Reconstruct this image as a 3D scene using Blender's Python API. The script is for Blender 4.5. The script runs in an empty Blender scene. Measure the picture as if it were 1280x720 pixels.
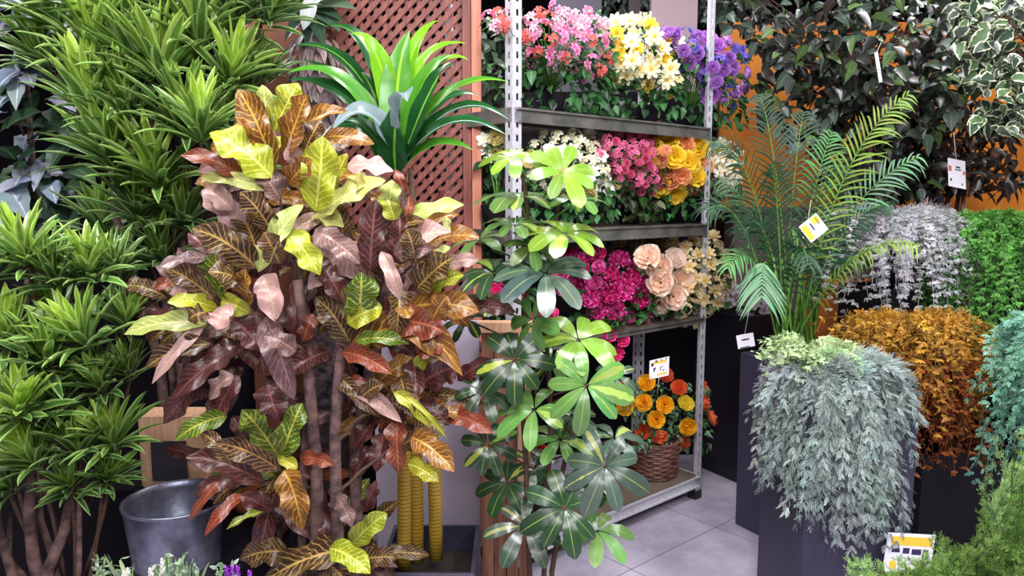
import bpy, math, random
import numpy as np
from mathutils import Vector, Matrix
random.seed(7); rng = np.random.default_rng(7)
sc = bpy.context.scene; COL = sc.collection
PI = math.pi
# ------------------------------------------------------------------ camera
F, PITCH, H = 924.4, math.radians(6.8), 1.5
cam = bpy.data.objects.new('camera', bpy.data.cameras.new('camera')); COL.objects.link(cam)
cam.data.sensor_width = 36; cam.data.lens = 36 * F / 1280
cam.data.clip_start = .05
cam.location = (0, 0, H); cam.rotation_euler = (PI/2 - PITCH, 0, 0)
sc.camera = cam
def ray(px, py):
    dx = (px-640)/F; dy = -(py-360)/F
    return np.array([dx, math.cos(PITCH)+dy*math.sin(PITCH), -math.sin(PITCH)+dy*math.cos(PITCH)])
def at(px, py, Y):
    d = ray(px, py); return np.array([0, 0, H]) + d*(Y/d[1])
def ground(px, py, z=0.):
    d = ray(px, py); return np.array([0, 0, H]) + d*((z-H)/d[2])
def srgb(c):
    c = np.asarray(c, float)/255.
    return tuple(np.where(c <= .04045, c/12.92, ((c+.055)/1.055)**2.4))
# ------------------------------------------------------------------ objects
def tag(o, label=None, cat=None, group=None, kind=None):
    if label: o['label'] = label
    if cat: o['category'] = cat
    if group: o['group'] = group
    if kind: o['kind'] = kind
    return o
def empty(name, loc, label, cat, group=None):
    o = bpy.data.objects.new(name, None); COL.objects.link(o)
    o.location = [float(v) for v in loc]; o.empty_display_size = .05
    return tag(o, label, cat, group)
def worldloc(o):
    v = Vector((0, 0, 0))
    while o: v = v + o.location; o = o.parent
    return np.array(v)
class MB:
    def __init__(s): s.v = []; s.f = []; s.uv = []; s.a = []; s.b = []; s.n = 0
    def add(s, V, Fc, uv=None, a=(.5, .5, .5), b=(.5, .5, .5)):
        V = np.asarray(V, float).reshape(-1, 3); k = len(V)
        s.v.append(V)
        for f in Fc:
            s.f.append([int(i)+s.n for i in f])
        s.uv.append(np.zeros((k, 3)) if uv is None else np.asarray(uv, float).reshape(-1, 3))
        s.a.append(np.broadcast_to(np.asarray(a, float), (k, 3))); s.b.append(np.broadcast_to(np.asarray(b, float), (k, 3)))
        s.n += k
    def data(s, name, smooth=True, origin=(0, 0, 0)):
        me = bpy.data.meshes.new(name)
        V = np.concatenate(s.v) - np.asarray(origin)
        me.from_pydata(V.tolist(), [], s.f)
        n = len(V)
        at_ = me.attributes.new('luv', 'FLOAT_VECTOR', 'POINT'); at_.data.foreach_set('vector', np.concatenate(s.uv).astype(np.float32).ravel())
        for nm, arr in (('ca', s.a), ('cb', s.b)):
            A = np.ones((n, 4), np.float32); A[:, :3] = np.concatenate(arr)
            x = me.attributes.new(nm, 'FLOAT_COLOR', 'POINT'); x.data.foreach_set('color', A.ravel())
        if smooth: me.polygons.foreach_set('use_smooth', np.ones(len(me.polygons), bool))
        me.update()
        return me
    def build(s, name, mat, parent=None, smooth=True, origin=None):
        if parent is not None: origin = worldloc(parent)
        if origin is None: origin = (0, 0, 0)
        me = s.data(name, smooth, origin); me.materials.append(mat)
        o = bpy.data.objects.new(name, me); COL.objects.link(o)
        if parent is not None: o.parent = parent
        else: o.location = [float(v) for v in origin]
        return o
    # --- shapes
    def box(s, c, sx, sy, sz, U=(1, 0, 0), W=(0, 1, 0), Z=(0, 0, 1), **k):
        c = np.asarray(c, float); U = np.asarray(U, float)*sx/2; W = np.asarray(W, float)*sy/2; Z = np.asarray(Z, float)*sz/2
        V = [c+i*U+j*W+l*Z for l in (-1, 1) for j in (-1, 1) for i in (-1, 1)]
        s.add(V, [(0, 2, 3, 1), (4, 5, 7, 6), (0, 1, 5, 4), (2, 6, 7, 3), (0, 4, 6, 2), (1, 3, 7, 5)], **k)
    def tube(s, pts, rad, n=8, cap=True, **k):
        P = np.asarray(pts, float); m = len(P); rad = np.broadcast_to(np.asarray(rad, float), (m,))
        T = np.gradient(P, axis=0); T /= np.linalg.norm(T, axis=1)[:, None]+1e-9
        ref = np.array([0, 1, .13]) if abs(T[0][2]) > .7 else np.array([0.05, 0, 1])
        V = []; uv = []; ln = np.concatenate([[0], np.cumsum(np.linalg.norm(np.diff(P, axis=0), axis=1))])
        for i in range(m):
            A = np.cross(T[i], ref); A /= np.linalg.norm(A)+1e-9; B = np.cross(T[i], A)
            for j in range(n):
                t = 2*PI*j/n; V.append(P[i]+rad[i]*(math.cos(t)*A+math.sin(t)*B)); uv.append((j/n, ln[i], 0))
        Fc = [(i*n+j, i*n+(j+1) % n, (i+1)*n+(j+1) % n, (i+1)*n+j) for i in range(m-1) for j in range(n)]
        if cap: Fc += [list(range(n))[::-1], [(m-1)*n+j for j in range(n)]]
        s.add(V, Fc, uv, **k)
    def lathe(s, c, prof, n=40, **k):
        c = np.asarray(c, float); V = []; uv = []
        for r, z in prof:
            for j in range(n):
                t = 2*PI*j/n; V.append(c+np.array([r*math.cos(t), r*math.sin(t), z])); uv.append((j/n, z, r))
        Fc = [(i*n+j, i*n+(j+1) % n, (i+1)*n+(j+1) % n, (i+1)*n+j) for i in range(len(prof)-1) for j in range(n)]
        s.add(V, Fc, uv, **k)
PROF = {
 'lance': lambda t: (t+.03)**.45*(1.001-t)**.8*1.62,
 'strap': lambda t: np.minimum(1, (t*3+.45))*np.minimum(1, ((1.001-t)*1.9)**.8),
 'ovate': lambda t: np.clip(np.sin(PI*np.clip(t, 0, 1)**.75), 0, 1)**.8*(1-.25*t)*1.1+.01,
 'oblan': lambda t: (t**.9*(1.001-t)**.42)*1.85+.02,
 'petal': lambda t: (t+.05)**.55*np.sqrt(np.clip(1.0001-t**4, 0, 1)),
 'croton': lambda t: (np.clip(np.sin(PI*np.clip(t, 0, 1)**.85), 0, 1)**.6)*(1-.2*np.cos(t*13))*.95+.015,
 'needle': lambda t: (1.02-t)**.6*np.minimum(1, .5+t*3),
}
def norm(A): return A/(np.linalg.norm(A, axis=-1, keepdims=True)+1e-9)
def leaves(mb, P0, P1, P2, w, ref, n=7, prof='lance', fold=.25, wave=0., ca=(.2, .4, .1), cb=(.4, .6, .2), cols=3, cup=0., nw=3.):
    P0, P1, P2, ref = [np.atleast_2d(np.asarray(x, float)) for x in (P0, P1, P2, ref)]
    N = len(P0); P1 = np.broadcast_to(P1, (N, 3)); P2 = np.broadcast_to(P2, (N, 3)); ref = np.broadcast_to(ref, (N, 3))
    w = np.broadcast_to(np.asarray(w, float), (N,)); ca = np.broadcast_to(np.asarray(ca, float), (N, 3)); cb = np.broadcast_to(np.asarray(cb, float), (N, 3))
    t = np.linspace(0, 1, n); tt = t[None, :, None]
    C = P0[:, None]*(1-tt)**2+2*P1[:, None]*tt*(1-tt)+P2[:, None]*tt**2
    T = norm(-2*P0[:, None]*(1-tt)+2*P1[:, None]*(1-2*tt)+2*P2[:, None]*tt)
    S = norm(np.cross(T, ref[:, None])); Nn = np.cross(S, T)
    W = PROF[prof](t)[None, :]*w[:, None]
    us = np.linspace(-1, 1, cols)
    rn = rng.random(N)
    V = np.zeros((N, n, cols, 3)); UV = np.zeros((N, n, cols, 3))
    for j, u in enumerate(us):
        h = abs(u)*W*math.sin(fold)+cup*W*u*u
        if wave: h = h+wave*w[:, None]*abs(u)*np.sin(t[None]*nw*2*PI+rn[:, None]*9+u*1.5)*np.sin(PI*t)[None]
        V[:, :, j] = C+S*(u*W*math.cos(fold))[..., None]+Nn*h[..., None]
        UV[:, :, j, 0] = u; UV[:, :, j, 1] = t[None]; UV[:, :, j, 2] = rn[:, None]
    q = []
    for i in range(n-1):
        for j in range(cols-1): q.append((i*cols+j, i*cols+j+1, (i+1)*cols+j+1, (i+1)*cols+j))
    q = np.array(q); k = n*cols
    Fc = (q[None]+(np.arange(N)*k)[:, None, None]).reshape(-1, 4)
    A = np.repeat(ca, k, axis=0); B = np.repeat(cb, k, axis=0)
    V = V.reshape(-1, 3)
    mb.v.append(V); mb.f.extend((Fc+mb.n).tolist()); mb.uv.append(UV.reshape(-1, 3)); mb.a.append(A); mb.b.append(B); mb.n += len(V)
def jit(c, N, s=.15, hue=.08):
    c = np.asarray(c, float); return np.clip(c*(1+rng.normal(0, s, (N, 1)))*(1+rng.normal(0, hue, (N, 3))), .002, .95)
def rdir(N):
    v = rng.normal(size=(N, 3)); return norm(v)
# ------------------------------------------------------------------ materials
def newmat(name):
    m = bpy.data.materials.new(name); m.use_nodes = True; nt = m.node_tree; nt.nodes.clear()
    o = nt.nodes.new('ShaderNodeOutputMaterial'); b = nt.nodes.new('ShaderNodeBsdfPrincipled'); nt.links.new(b.outputs[0], o.inputs[0])
    return m, nt, b, o
def plain(name, col, rough=.6, metal=0., noise=0., scale=20., col2=None, bump=0., spec=.5):
    m, nt, b, o = newmat(name)
    b.inputs['Base Color'].default_value = (*col, 1); b.inputs['Roughness'].default_value = rough; b.inputs['Metallic'].default_value = metal
    b.inputs['Specular IOR Level'].default_value = spec
    if noise or bump:
        tc = nt.nodes.new('ShaderNodeTexCoord'); nz = nt.nodes.new('ShaderNodeTexNoise'); nz.inputs['Scale'].default_value = scale; nz.inputs['Detail'].default_value = 5
        nt.links.new(tc.outputs['Object'], nz.inputs['Vector'])
        if noise:
            mx = nt.nodes.new('ShaderNodeMix'); mx.data_type = 'RGBA'
            c2 = col2 or tuple(c*(1-noise) for c in col)
            mx.inputs['A'].default_value = (*col, 1); mx.inputs['B'].default_value = (*c2, 1)
            rp = nt.nodes.new('ShaderNodeMapRange'); rp.inputs['From Min'].default_value = .35; rp.inputs['From Max'].default_value = .65
            nt.links.new(nz.outputs['Fac'], rp.inputs['Value']); nt.links.new(rp.outputs[0], mx.inputs['Factor']); nt.links.new(mx.outputs['Result'], b.inputs['Base Color'])
        if bump:
            bp = nt.nodes.new('ShaderNodeBump'); bp.inputs['Strength'].default_value = bump; bp.inputs['Distance'].default_value = .01
            nt.links.new(nz.outputs['Fac'], bp.inputs['Height']); nt.links.new(bp.outputs[0], b.inputs['Normal'])
    return m
def leafmat(name, pattern='rib', rough=.4, trans=.25, spec=.5, vs=11., blot=0.):
    """base colour from the two leaf colours ca / cb, laid out along the leaf's own coordinates"""
    m, nt, b, o = newmat(name); L = nt.links
    def math_(op, x, y=None, z=None):
        n = nt.nodes.new('ShaderNodeMath'); n.operation = op
        for i, q in enumerate((x, y, z)):
            if q is None: continue
            if isinstance(q, (int, float)): n.inputs[i].default_value = q
            else: L.new(q, n.inputs[i])
        return n.outputs[0]
    def attr(nm):
        a = nt.nodes.new('ShaderNodeAttribute'); a.attribute_name = nm; return a
    ca, cb, uv = attr('ca'), attr('cb'), attr('luv')
    sp = nt.nodes.new('ShaderNodeSeparateXYZ'); L.new(uv.outputs['Vector'], sp.inputs[0])
    u = math_('ABSOLUTE', sp.outputs[0]); v = sp.outputs[1]; r = sp.outputs[2]
    nz = nt.nodes.new('ShaderNodeTexNoise'); nz.inputs['Scale'].default_value = 5; nz.inputs['Detail'].default_value = 3
    vm = nt.nodes.new('ShaderNodeVectorMath'); vm.operation = 'MULTIPLY_ADD'; L.new(uv.outputs['Vector'], vm.inputs[0]); vm.inputs[1].default_value = (.6, 1.2, 17); vm.inputs[2].default_value = (3, 1, 2)
    L.new(vm.outputs[0], nz.inputs['Vector'])
    nf = nz.outputs['Fac']
    if pattern == 'none': fac = math_('MULTIPLY', math_('SUBTRACT', nf, .35), 1.5)
    elif pattern == 'grad': fac = math_('POWER', v, 1.6)
    elif pattern == 'rib': fac = math_('LESS_THAN', u, .09)
    elif pattern == 'edge':
        fac = math_('SMOOTH_MIN', 1., math_('MULTIPLY', math_('GREATER_THAN', math_('ADD', u, math_('MULTIPLY', math_('SUBTRACT', nf, .5), .9)), .72), 1.), .0)
    elif pattern == 'centre':
        fac = math_('MAXIMUM', math_('MULTIPLY', math_('LESS_THAN', math_('ADD', u, math_('MULTIPLY', math_('SUBTRACT', .86, r), 2.6)), math_('MULTIPLY', nf, .5)), .8), math_('MULTIPLY', math_('LESS_THAN', u, .05), .5))
    elif pattern == 'stripe':
        fac = math_('ADD', math_('MULTIPLY', math_('GREATER_THAN', u, .55), .75), math_('MULTIPLY', math_('SUBTRACT', nf, .45), .8))
    else:  # veined
        ph = math_('FRACT', math_('ADD', math_('SUBTRACT', math_('MULTIPLY', v, vs), math_('MULTIPLY', u, 2.1)), math_('MULTIPLY', nf, 1.3)))
        d = math_('ABSOLUTE', math_('SUBTRACT', ph, .5))
        side = math_('GREATER_THAN', math_('SUBTRACT', d, math_('MULTIPLY', u, .05)), .385)
        mid = math_('LESS_THAN', u, .075)
        fac = math_('MAXIMUM', math_('MULTIPLY', side, .8), mid)
        bl = math_('MULTIPLY', math_('MAXIMUM', math_('SUBTRACT', nf, .5), 0.), 2.2*blot)
        fac = math_('MAXIMUM', fac, bl)
    cl = nt.nodes.new('ShaderNodeClamp'); L.new(fac, cl.inputs[0])
    mx = nt.nodes.new('ShaderNodeMix'); mx.data_type = 'RGBA'
    L.new(cl.outputs[0], mx.inputs['Factor']); L.new(ca.outputs['Color'], mx.inputs['A']); L.new(cb.outputs['Color'], mx.inputs['B'])
    hv = nt.nodes.new('ShaderNodeHueSaturation'); L.new(mx.outputs['Result'], hv.inputs['Color'])
    L.new(math_('ADD', .75, math_('MULTIPLY', nf, .5)), hv.inputs['Value'])
    L.new(hv.outputs[0], b.inputs['Base Color'])
    b.inputs['Roughness'].default_value = rough; b.inputs['Specular IOR Level'].default_value = spec
    if pattern == 'vein':
        bp = nt.nodes.new('ShaderNodeBump'); bp.inputs['Strength'].default_value = .6; bp.inputs['Distance'].default_value = .004; bp.invert = True
        L.new(fac, bp.inputs['Height']); L.new(bp.outputs[0], b.inputs['Normal'])
    if trans:
        tr = nt.nodes.new('ShaderNodeBsdfTranslucent'); L.new(hv.outputs[0], tr.inputs[0])
        ms = nt.nodes.new('ShaderNodeMixShader'); ms.inputs[0].default_value = trans
        L.new(b.outputs[0], ms.inputs[1]); L.new(tr.outputs[0], ms.inputs[2]); L.new(ms.outputs[0], o.inputs[0])
    return m
M = dict(
 drac=leafmat('dracaena_leaf', 'stripe', .32, .3, .5), corn=leafmat('corn_leaf', 'rib', .28, .3, .6), croton=leafmat('croton_leaf', 'vein', .34, .2, .5, 11, .55),
 scheff=leafmat('schefflera_leaf', 'centre', .3, .2, .6), small=leafmat('small_leaf', 'rib', .45, .25), ficus=leafmat('ficus_leaf', 'rib', .35, .15, .6),
 varieg=leafmat('variegated_leaf', 'edge', .4, .2), needle=leafmat('needle_leaf', 'grad', .6, .3), petal=leafmat('petal', 'grad', .55, .35, .3),
 petaledge=leafmat('petal_edge', 'edge', .55, .3, .3),
 bark=plain('bark', srgb((112, 84, 80)), .9, 0, .55, 26, srgb((52, 36, 34)), 1.), stem=plain('stem', srgb((88, 62, 46)), .8, 0, .4, 60),
 greenstem=plain('green_stem', srgb((92, 140, 44)), .5, 0, .4, 40, srgb((50, 90, 30))),
 steel=plain('galvanised_steel', (.66, .65, .72), .38, .35, .2, 60), shelf=plain('shelf_steel', (.17, .17, .17), .32, .7, .6, 14, (.33, .31, .28)),
 tray=plain('shelf_tray', (.12, .09, .07), .6, 0), black=plain('black_plastic', (.012, .012, .016), .5), soil=plain('soil', (.02, .014, .01), .95, 0, .5, 60),
 planter=plain('graphite_planter', srgb((50, 47, 68)), .5, 0, .12, 8), planter2=plain('black_planter', srgb((20, 17, 27)), .5, 0, .1, 8),
 card=plain('card_white', (.82, .8, .88), .6), cardy=plain('card_yellow', srgb((240, 195, 60)), .6), ink=plain('ink', (.03, .02, .08), .6), cardr=plain('card_red', srgb((210, 90, 90)), .6),
 string=plain('string', (.5, .45, .42), .8), orange=plain('orange_board', srgb((222, 135, 30)), .7, 0, .25, 3, srgb((190, 105, 25))),
 terracotta=plain('terracotta', srgb((196, 110, 42)), .75, 0, .3, 10),
)
def wood(name, c1, c2, scale=3., zdir=True, rough=.6):
    m, nt, b, o = newmat(name); L = nt.links
    tc = nt.nodes.new('ShaderNodeTexCoord'); mp = nt.nodes.new('ShaderNodeMapping'); L.new(tc.outputs['Object'], mp.inputs[0])
    mp.inputs['Scale'].default_value = (22, 22, 1.3) if zdir else (1.3, 22, 22)
    nz = nt.nodes.new('ShaderNodeTexNoise'); nz.inputs['Scale'].default_value = scale; nz.inputs['Detail'].default_value = 6; L.new(mp.outputs[0], nz.inputs[0])
    rp = nt.nodes.new('ShaderNodeMapRange'); rp.inputs['From Min'].default_value = .3; rp.inputs['From Max'].default_value = .7; L.new(nz.outputs['Fac'], rp.inputs[0])
    mx = nt.nodes.new('ShaderNodeMix'); mx.data_type = 'RGBA'; mx.inputs['A'].default_value = (*c1, 1); mx.inputs['B'].default_value = (*c2, 1)
    L.new(rp.outputs[0], mx.inputs['Factor']); L.new(mx.outputs['Result'], b.inputs['Base Color']); b.inputs['Roughness'].default_value = rough
    return m
M['redwood'] = wood('red_brown_wood', srgb((136, 74, 62)), srgb((100, 50, 44)))
M['redwood_l'] = wood('light_red_wood', srgb((196, 128, 100)), srgb((160, 92, 72)))
M['crate'] = wood('crate_wood', srgb((164, 112, 84)), srgb((112, 70, 52)))
M['crate_l'] = wood('pale_crate_wood', srgb((205, 165, 132)), srgb((176, 132, 102)))
# ------------------------------------------------------------------ the setting
RA = np.array([.003, 2.78]); RB = np.array([.954, 3.60])
UU = (RB-RA)/np.linalg.norm(RB-RA); VV = np.array([-UU[1], UU[0]])
U3 = np.array([*UU, 0]); V3 = np.array([*VV, 0]); RLEN = np.linalg.norm(RB-RA); RD = .42
def structure(name, mb, mat, smooth=False):
    return tag(mb.build(name, mat, None, smooth), kind='structure')
def floor_mat():
    m, nt, b, o = newmat('grey_floor_tile'); L = nt.links
    tc = nt.nodes.new('ShaderNodeTexCoord'); mp = nt.nodes.new('ShaderNodeMapping'); L.new(tc.outputs['Object'], mp.inputs[0])
    a = math.atan2(UU[1], UU[0]); mp.vector_type = 'POINT'
    mp.inputs['Rotation'].default_value = (0, 0, -a)
    g = ground(772, 720); c, s = math.cos(-a), math.sin(-a); gx, gy = g[0]*c-g[1]*s, g[0]*s+g[1]*c
    g2 = ground(889, 588); g2x = g2[0]*c-g2[1]*s
    br = nt.nodes.new('ShaderNodeTexBrick'); br.offset = 0; br.inputs['Scale'].default_value = 1
    br.inputs['Brick Width'].default_value = .6; br.inputs['Row Height'].default_value = .6; br.inputs['Mortar Size'].default_value = .0028; br.inputs['Mortar Smooth'].default_value = .4
    mp.inputs['Location'].default_value = (-(g2x-.6*round(g2x/.6)), -(gy-.6*round(gy/.6)), 0)
    L.new(mp.outputs[0], br.inputs['Vector'])
    nz = nt.nodes.new('ShaderNodeTexNoise'); nz.inputs['Scale'].default_value = 5; nz.inputs['Detail'].default_value = 8; nz.inputs['Roughness'].default_value = .65; L.new(tc.outputs['Object'], nz.inputs[0])
    rp = nt.nodes.new('ShaderNodeMapRange'); rp.inputs['From Min'].default_value = .3; rp.inputs['From Max'].default_value = .7; L.new(nz.outputs['Fac'], rp.inputs[0])
    mx = nt.nodes.new('ShaderNodeMix'); mx.data_type = 'RGBA'; mx.inputs['A'].default_value = (*srgb((138, 131, 150)), 1); mx.inputs['B'].default_value = (*srgb((182, 175, 192)), 1)
    L.new(rp.outputs[0], mx.inputs['Factor'])
    L.new(mx.outputs['Result'], br.inputs['Color1']); L.new(mx.outputs['Result'], br.inputs['Color2']); br.inputs['Mortar'].default_value = (*srgb((92, 88, 100)), 1)
    L.new(br.outputs['Color'], b.inputs['Base Color']); b.inputs['Roughness'].default_value = .5
    return m
m = MB(); m.box((.6, 2.6, -.05), 9, 9, .1); structure('floor', m, floor_mat())
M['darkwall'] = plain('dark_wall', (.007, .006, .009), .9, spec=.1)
m = MB(); m.box((.6, 6.9, 1.6), 9, .1, 3.4); structure('wall_back', m, M['darkwall'])
m = MB(); m.box((-3.9, 3.0, 1.6), .1, 8, 3.4); structure('wall_left', m, M['darkwall'])
m = MB(); m.box((5.1, 3.0, 1.6), .1, 8, 3.4); structure('wall_right', m, M['darkwall'])
# ------------------------------------------------------------------ rack
def RP(px, py, off=0.):
    """point where the sight line meets a vertical plane `off` behind the rack front"""
    d = ray(px, py); nrm = np.array([*VV, 0]); c = np.array([*(RA+VV*off), 0])
    t = np.dot(c-np.array([0, 0, H]), nrm)/np.dot(d, nrm); return np.array([0, 0, H])+d*t
def R3(u, v, z): return np.array([*(RA+UU*u+VV*v), z])
rack = empty('shelving_rack', R3(RLEN/2, RD/2, 0), 'slotted galvanised steel shelving rack holding the bunches of artificial flowers', 'shelf rack')
HR = 2.45
def flange(mb, c, D, w=.042, t=.002):
    D = np.asarray(D, float); O = np.array([-D[1], D[0], 0])
    def b(a0, a1, z0, z1): mb.box(c+D*(a0+a1)/2+np.array([0, 0, (z0+z1)/2]), a1-a0, t, z1-z0, U=D, W=O)
    b(0, w*.36, 0.04, HR); b(w*.64, w, 0.04, HR)
    z = .04
    while z < HR-.02:
        b(w*.36, w*.64, z, z+.026); z += .05
def post(u, v, su, sv):
    c = R3(u, v, 0); mb = MB(); flange(mb, c, U3*su); flange(mb, c, V3*sv)
    p = mb.build('upright_post', M['steel'], rack, False)
    f = MB(); f.box(c+U3*su*.02+V3*sv*.02+np.array([0, 0, .022]), .05, .05, .044, U=U3, W=V3); f.build('plastic_foot', M['black'], p, False)
post(0, 0, 1, 1); post(RLEN, 0, -1, 1); post(0, RD, 1, -1); post(RLEN, RD, -1, -1)
SH = [.12, .93, 1.385, 1.84]
for z in SH:
    mb = MB(); hb = .026 if .5 < z < 1 else .055
    st = 'pale'
    mb.box(R3(RLEN/2, .001, z-hb/2), RLEN-.01, .004, hb, U=U3, W=V3)
    mb.box(R3(RLEN/2, -.004, z-.004), RLEN-.04, .012, .008, U=U3, W=V3)
    mb.box(R3(RLEN/2, -.004, z-hb+.004), RLEN-.04, .012, .008, U=U3, W=V3)
    mb.box(R3(RLEN/2, RD, z-hb/2), RLEN-.01, .004, hb, U=U3, W=V3)
    mb.box(R3(.001, RD/2, z-hb/2), .004, RD-.01, hb, U=U3, W=V3); mb.box(R3(RLEN-.001, RD/2, z-hb/2), .004, RD-.01, hb, U=U3, W=V3)
    s = mb.build('shelf', M['shelf'] if z > .2 else M['steel'], rack, False)
    b = MB(); b.box(R3(RLEN/2, RD/2, z-.008), RLEN-.02, RD-.02, .012, U=U3, W=V3); b.build('shelf_board', M['tray'], s, False)
# ------------------------------------------------------------------ flowers
def rose(ci, co, N=16, r=1., open_=.8, edge=None):
    mb = MB()
    for ring, (k, rad, ht) in enumerate(((3, .28, .62), (4, .5, .62), (5, .8, .5), (6, 1.02, .26))):
        a = np.arange(k)*2*PI/k+ring*.7+rng.normal(0, .12, k)
        d = np.stack([np.cos(a), np.sin(a), 0*a], 1); rr = rad*r*open_
        P0 = d*.08*r+np.array([0, 0, -.25*r]); P1 = d*rr*1.15+np.array([0, 0, -.1*r]); P2 = d*rr*.95+np.array([0, 0, ht*r])
        f = ring/3; leaves(mb, P0, P1, P2, rr*.75+.1*r, -d+np.array([0, 0, .2]), n=6, prof='petal', fold=.35, wave=.12, ca=jit(np.array(ci)*(1-f*.5)+np.array(co)*f*.5, k, .06, .02), cb=jit(co, k, .06, .02), cols=5)
    return mb
def star(c1, c2, k=5, cen=(.8, .5, .05), width=.42, lift=.25, rows=1):
    mb = MB()
    for rw in range(rows):
        a = np.arange(k)*2*PI/k+rw*.6+rng.normal(0, .08, k); d = np.stack([np.cos(a), np.sin(a), 0*a], 1); q = 1-.28*rw
        leaves(mb, d*.06, d*.55*q+np.array([0, 0, lift*.6+rw*.15]), d*q+np.array([0, 0, lift*rng.uniform(.6, 1.2)+rw*.25]), width*q, np.array([0, 0, 1.]), n=5, prof='petal', fold=.2, wave=.1, ca=jit(c1, k, .06, .02), cb=jit(c2, k, .06, .02))
    V = []; 
    mb.lathe((0, 0, .02), [(.001, .2), (.12, .17), (.19, .06), (.16, -.05)], 10, a=cen, b=cen)
    return mb
def cluster(c1, c2, cen, k=9, pet=5):
    """a ball of small florets"""
    mb = MB(); D = rdir(k*3); D = D[D[:, 2] > -.15][:k]
    for d in D:
        z = d; x = norm(np.cross(z, [.3, .7, .1])); y = np.cross(z, x); c = d*.62; s = .5
        a = np.arange(pet)*2*PI/pet+random.random()*6; e = np.cos(a)[:, None]*x+np.sin(a)[:, None]*y
        leaves(mb, c+e*.03, c+e*s*.6+z*.12, c+e*s+z*.1, s*.42, z, n=4, prof='petal', fold=.15, wave=.15, ca=jit(c1, pet, .1, .03), cb=jit(c2, pet, .1, .03))
        mb.box(c+z*.06, .1, .1, .1, a=cen, b=cen)
    return mb
def tulipish(c1, c2):
    mb = MB()
    for ring, (k, rad, ht) in enumerate(((4, .4, .55), (6, .78, .55), (6, 1.02, .15))):
        a = np.arange(k)*2*PI/k+ring*.5+rng.normal(0, .2, k); d = np.stack([np.cos(a), np.sin(a), 0*a], 1)
        leaves(mb, d*.08-np.array([0, 0, .2]), d*rad*1.1, d*rad+np.array([0, 0, ht])*rng.uniform(.7, 1.3), rad*.7, -d+np.array([0, 0, .3]), n=6, prof='petal', fold=.3, wave=.3, ca=jit(c1, k, .1, .02), cb=jit(c2, k, .1, .02), cols=5, nw=2)
    return mb
def orient(o, d, s, tilt=0):
    q = Vector(d).to_track_quat('Z', 'Y'); o.rotation_mode = 'QUATERNION'
    from mathutils import Quaternion
    o.rotation_quaternion = q @ Quaternion((0, 0, 1), random.uniform(0, 6.28)); o.scale = (s, s, s)
GREENS = [srgb((38, 62, 40)), srgb((60, 84, 58)), srgb((30, 48, 34)), srgb((84, 106, 84))]
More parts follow.
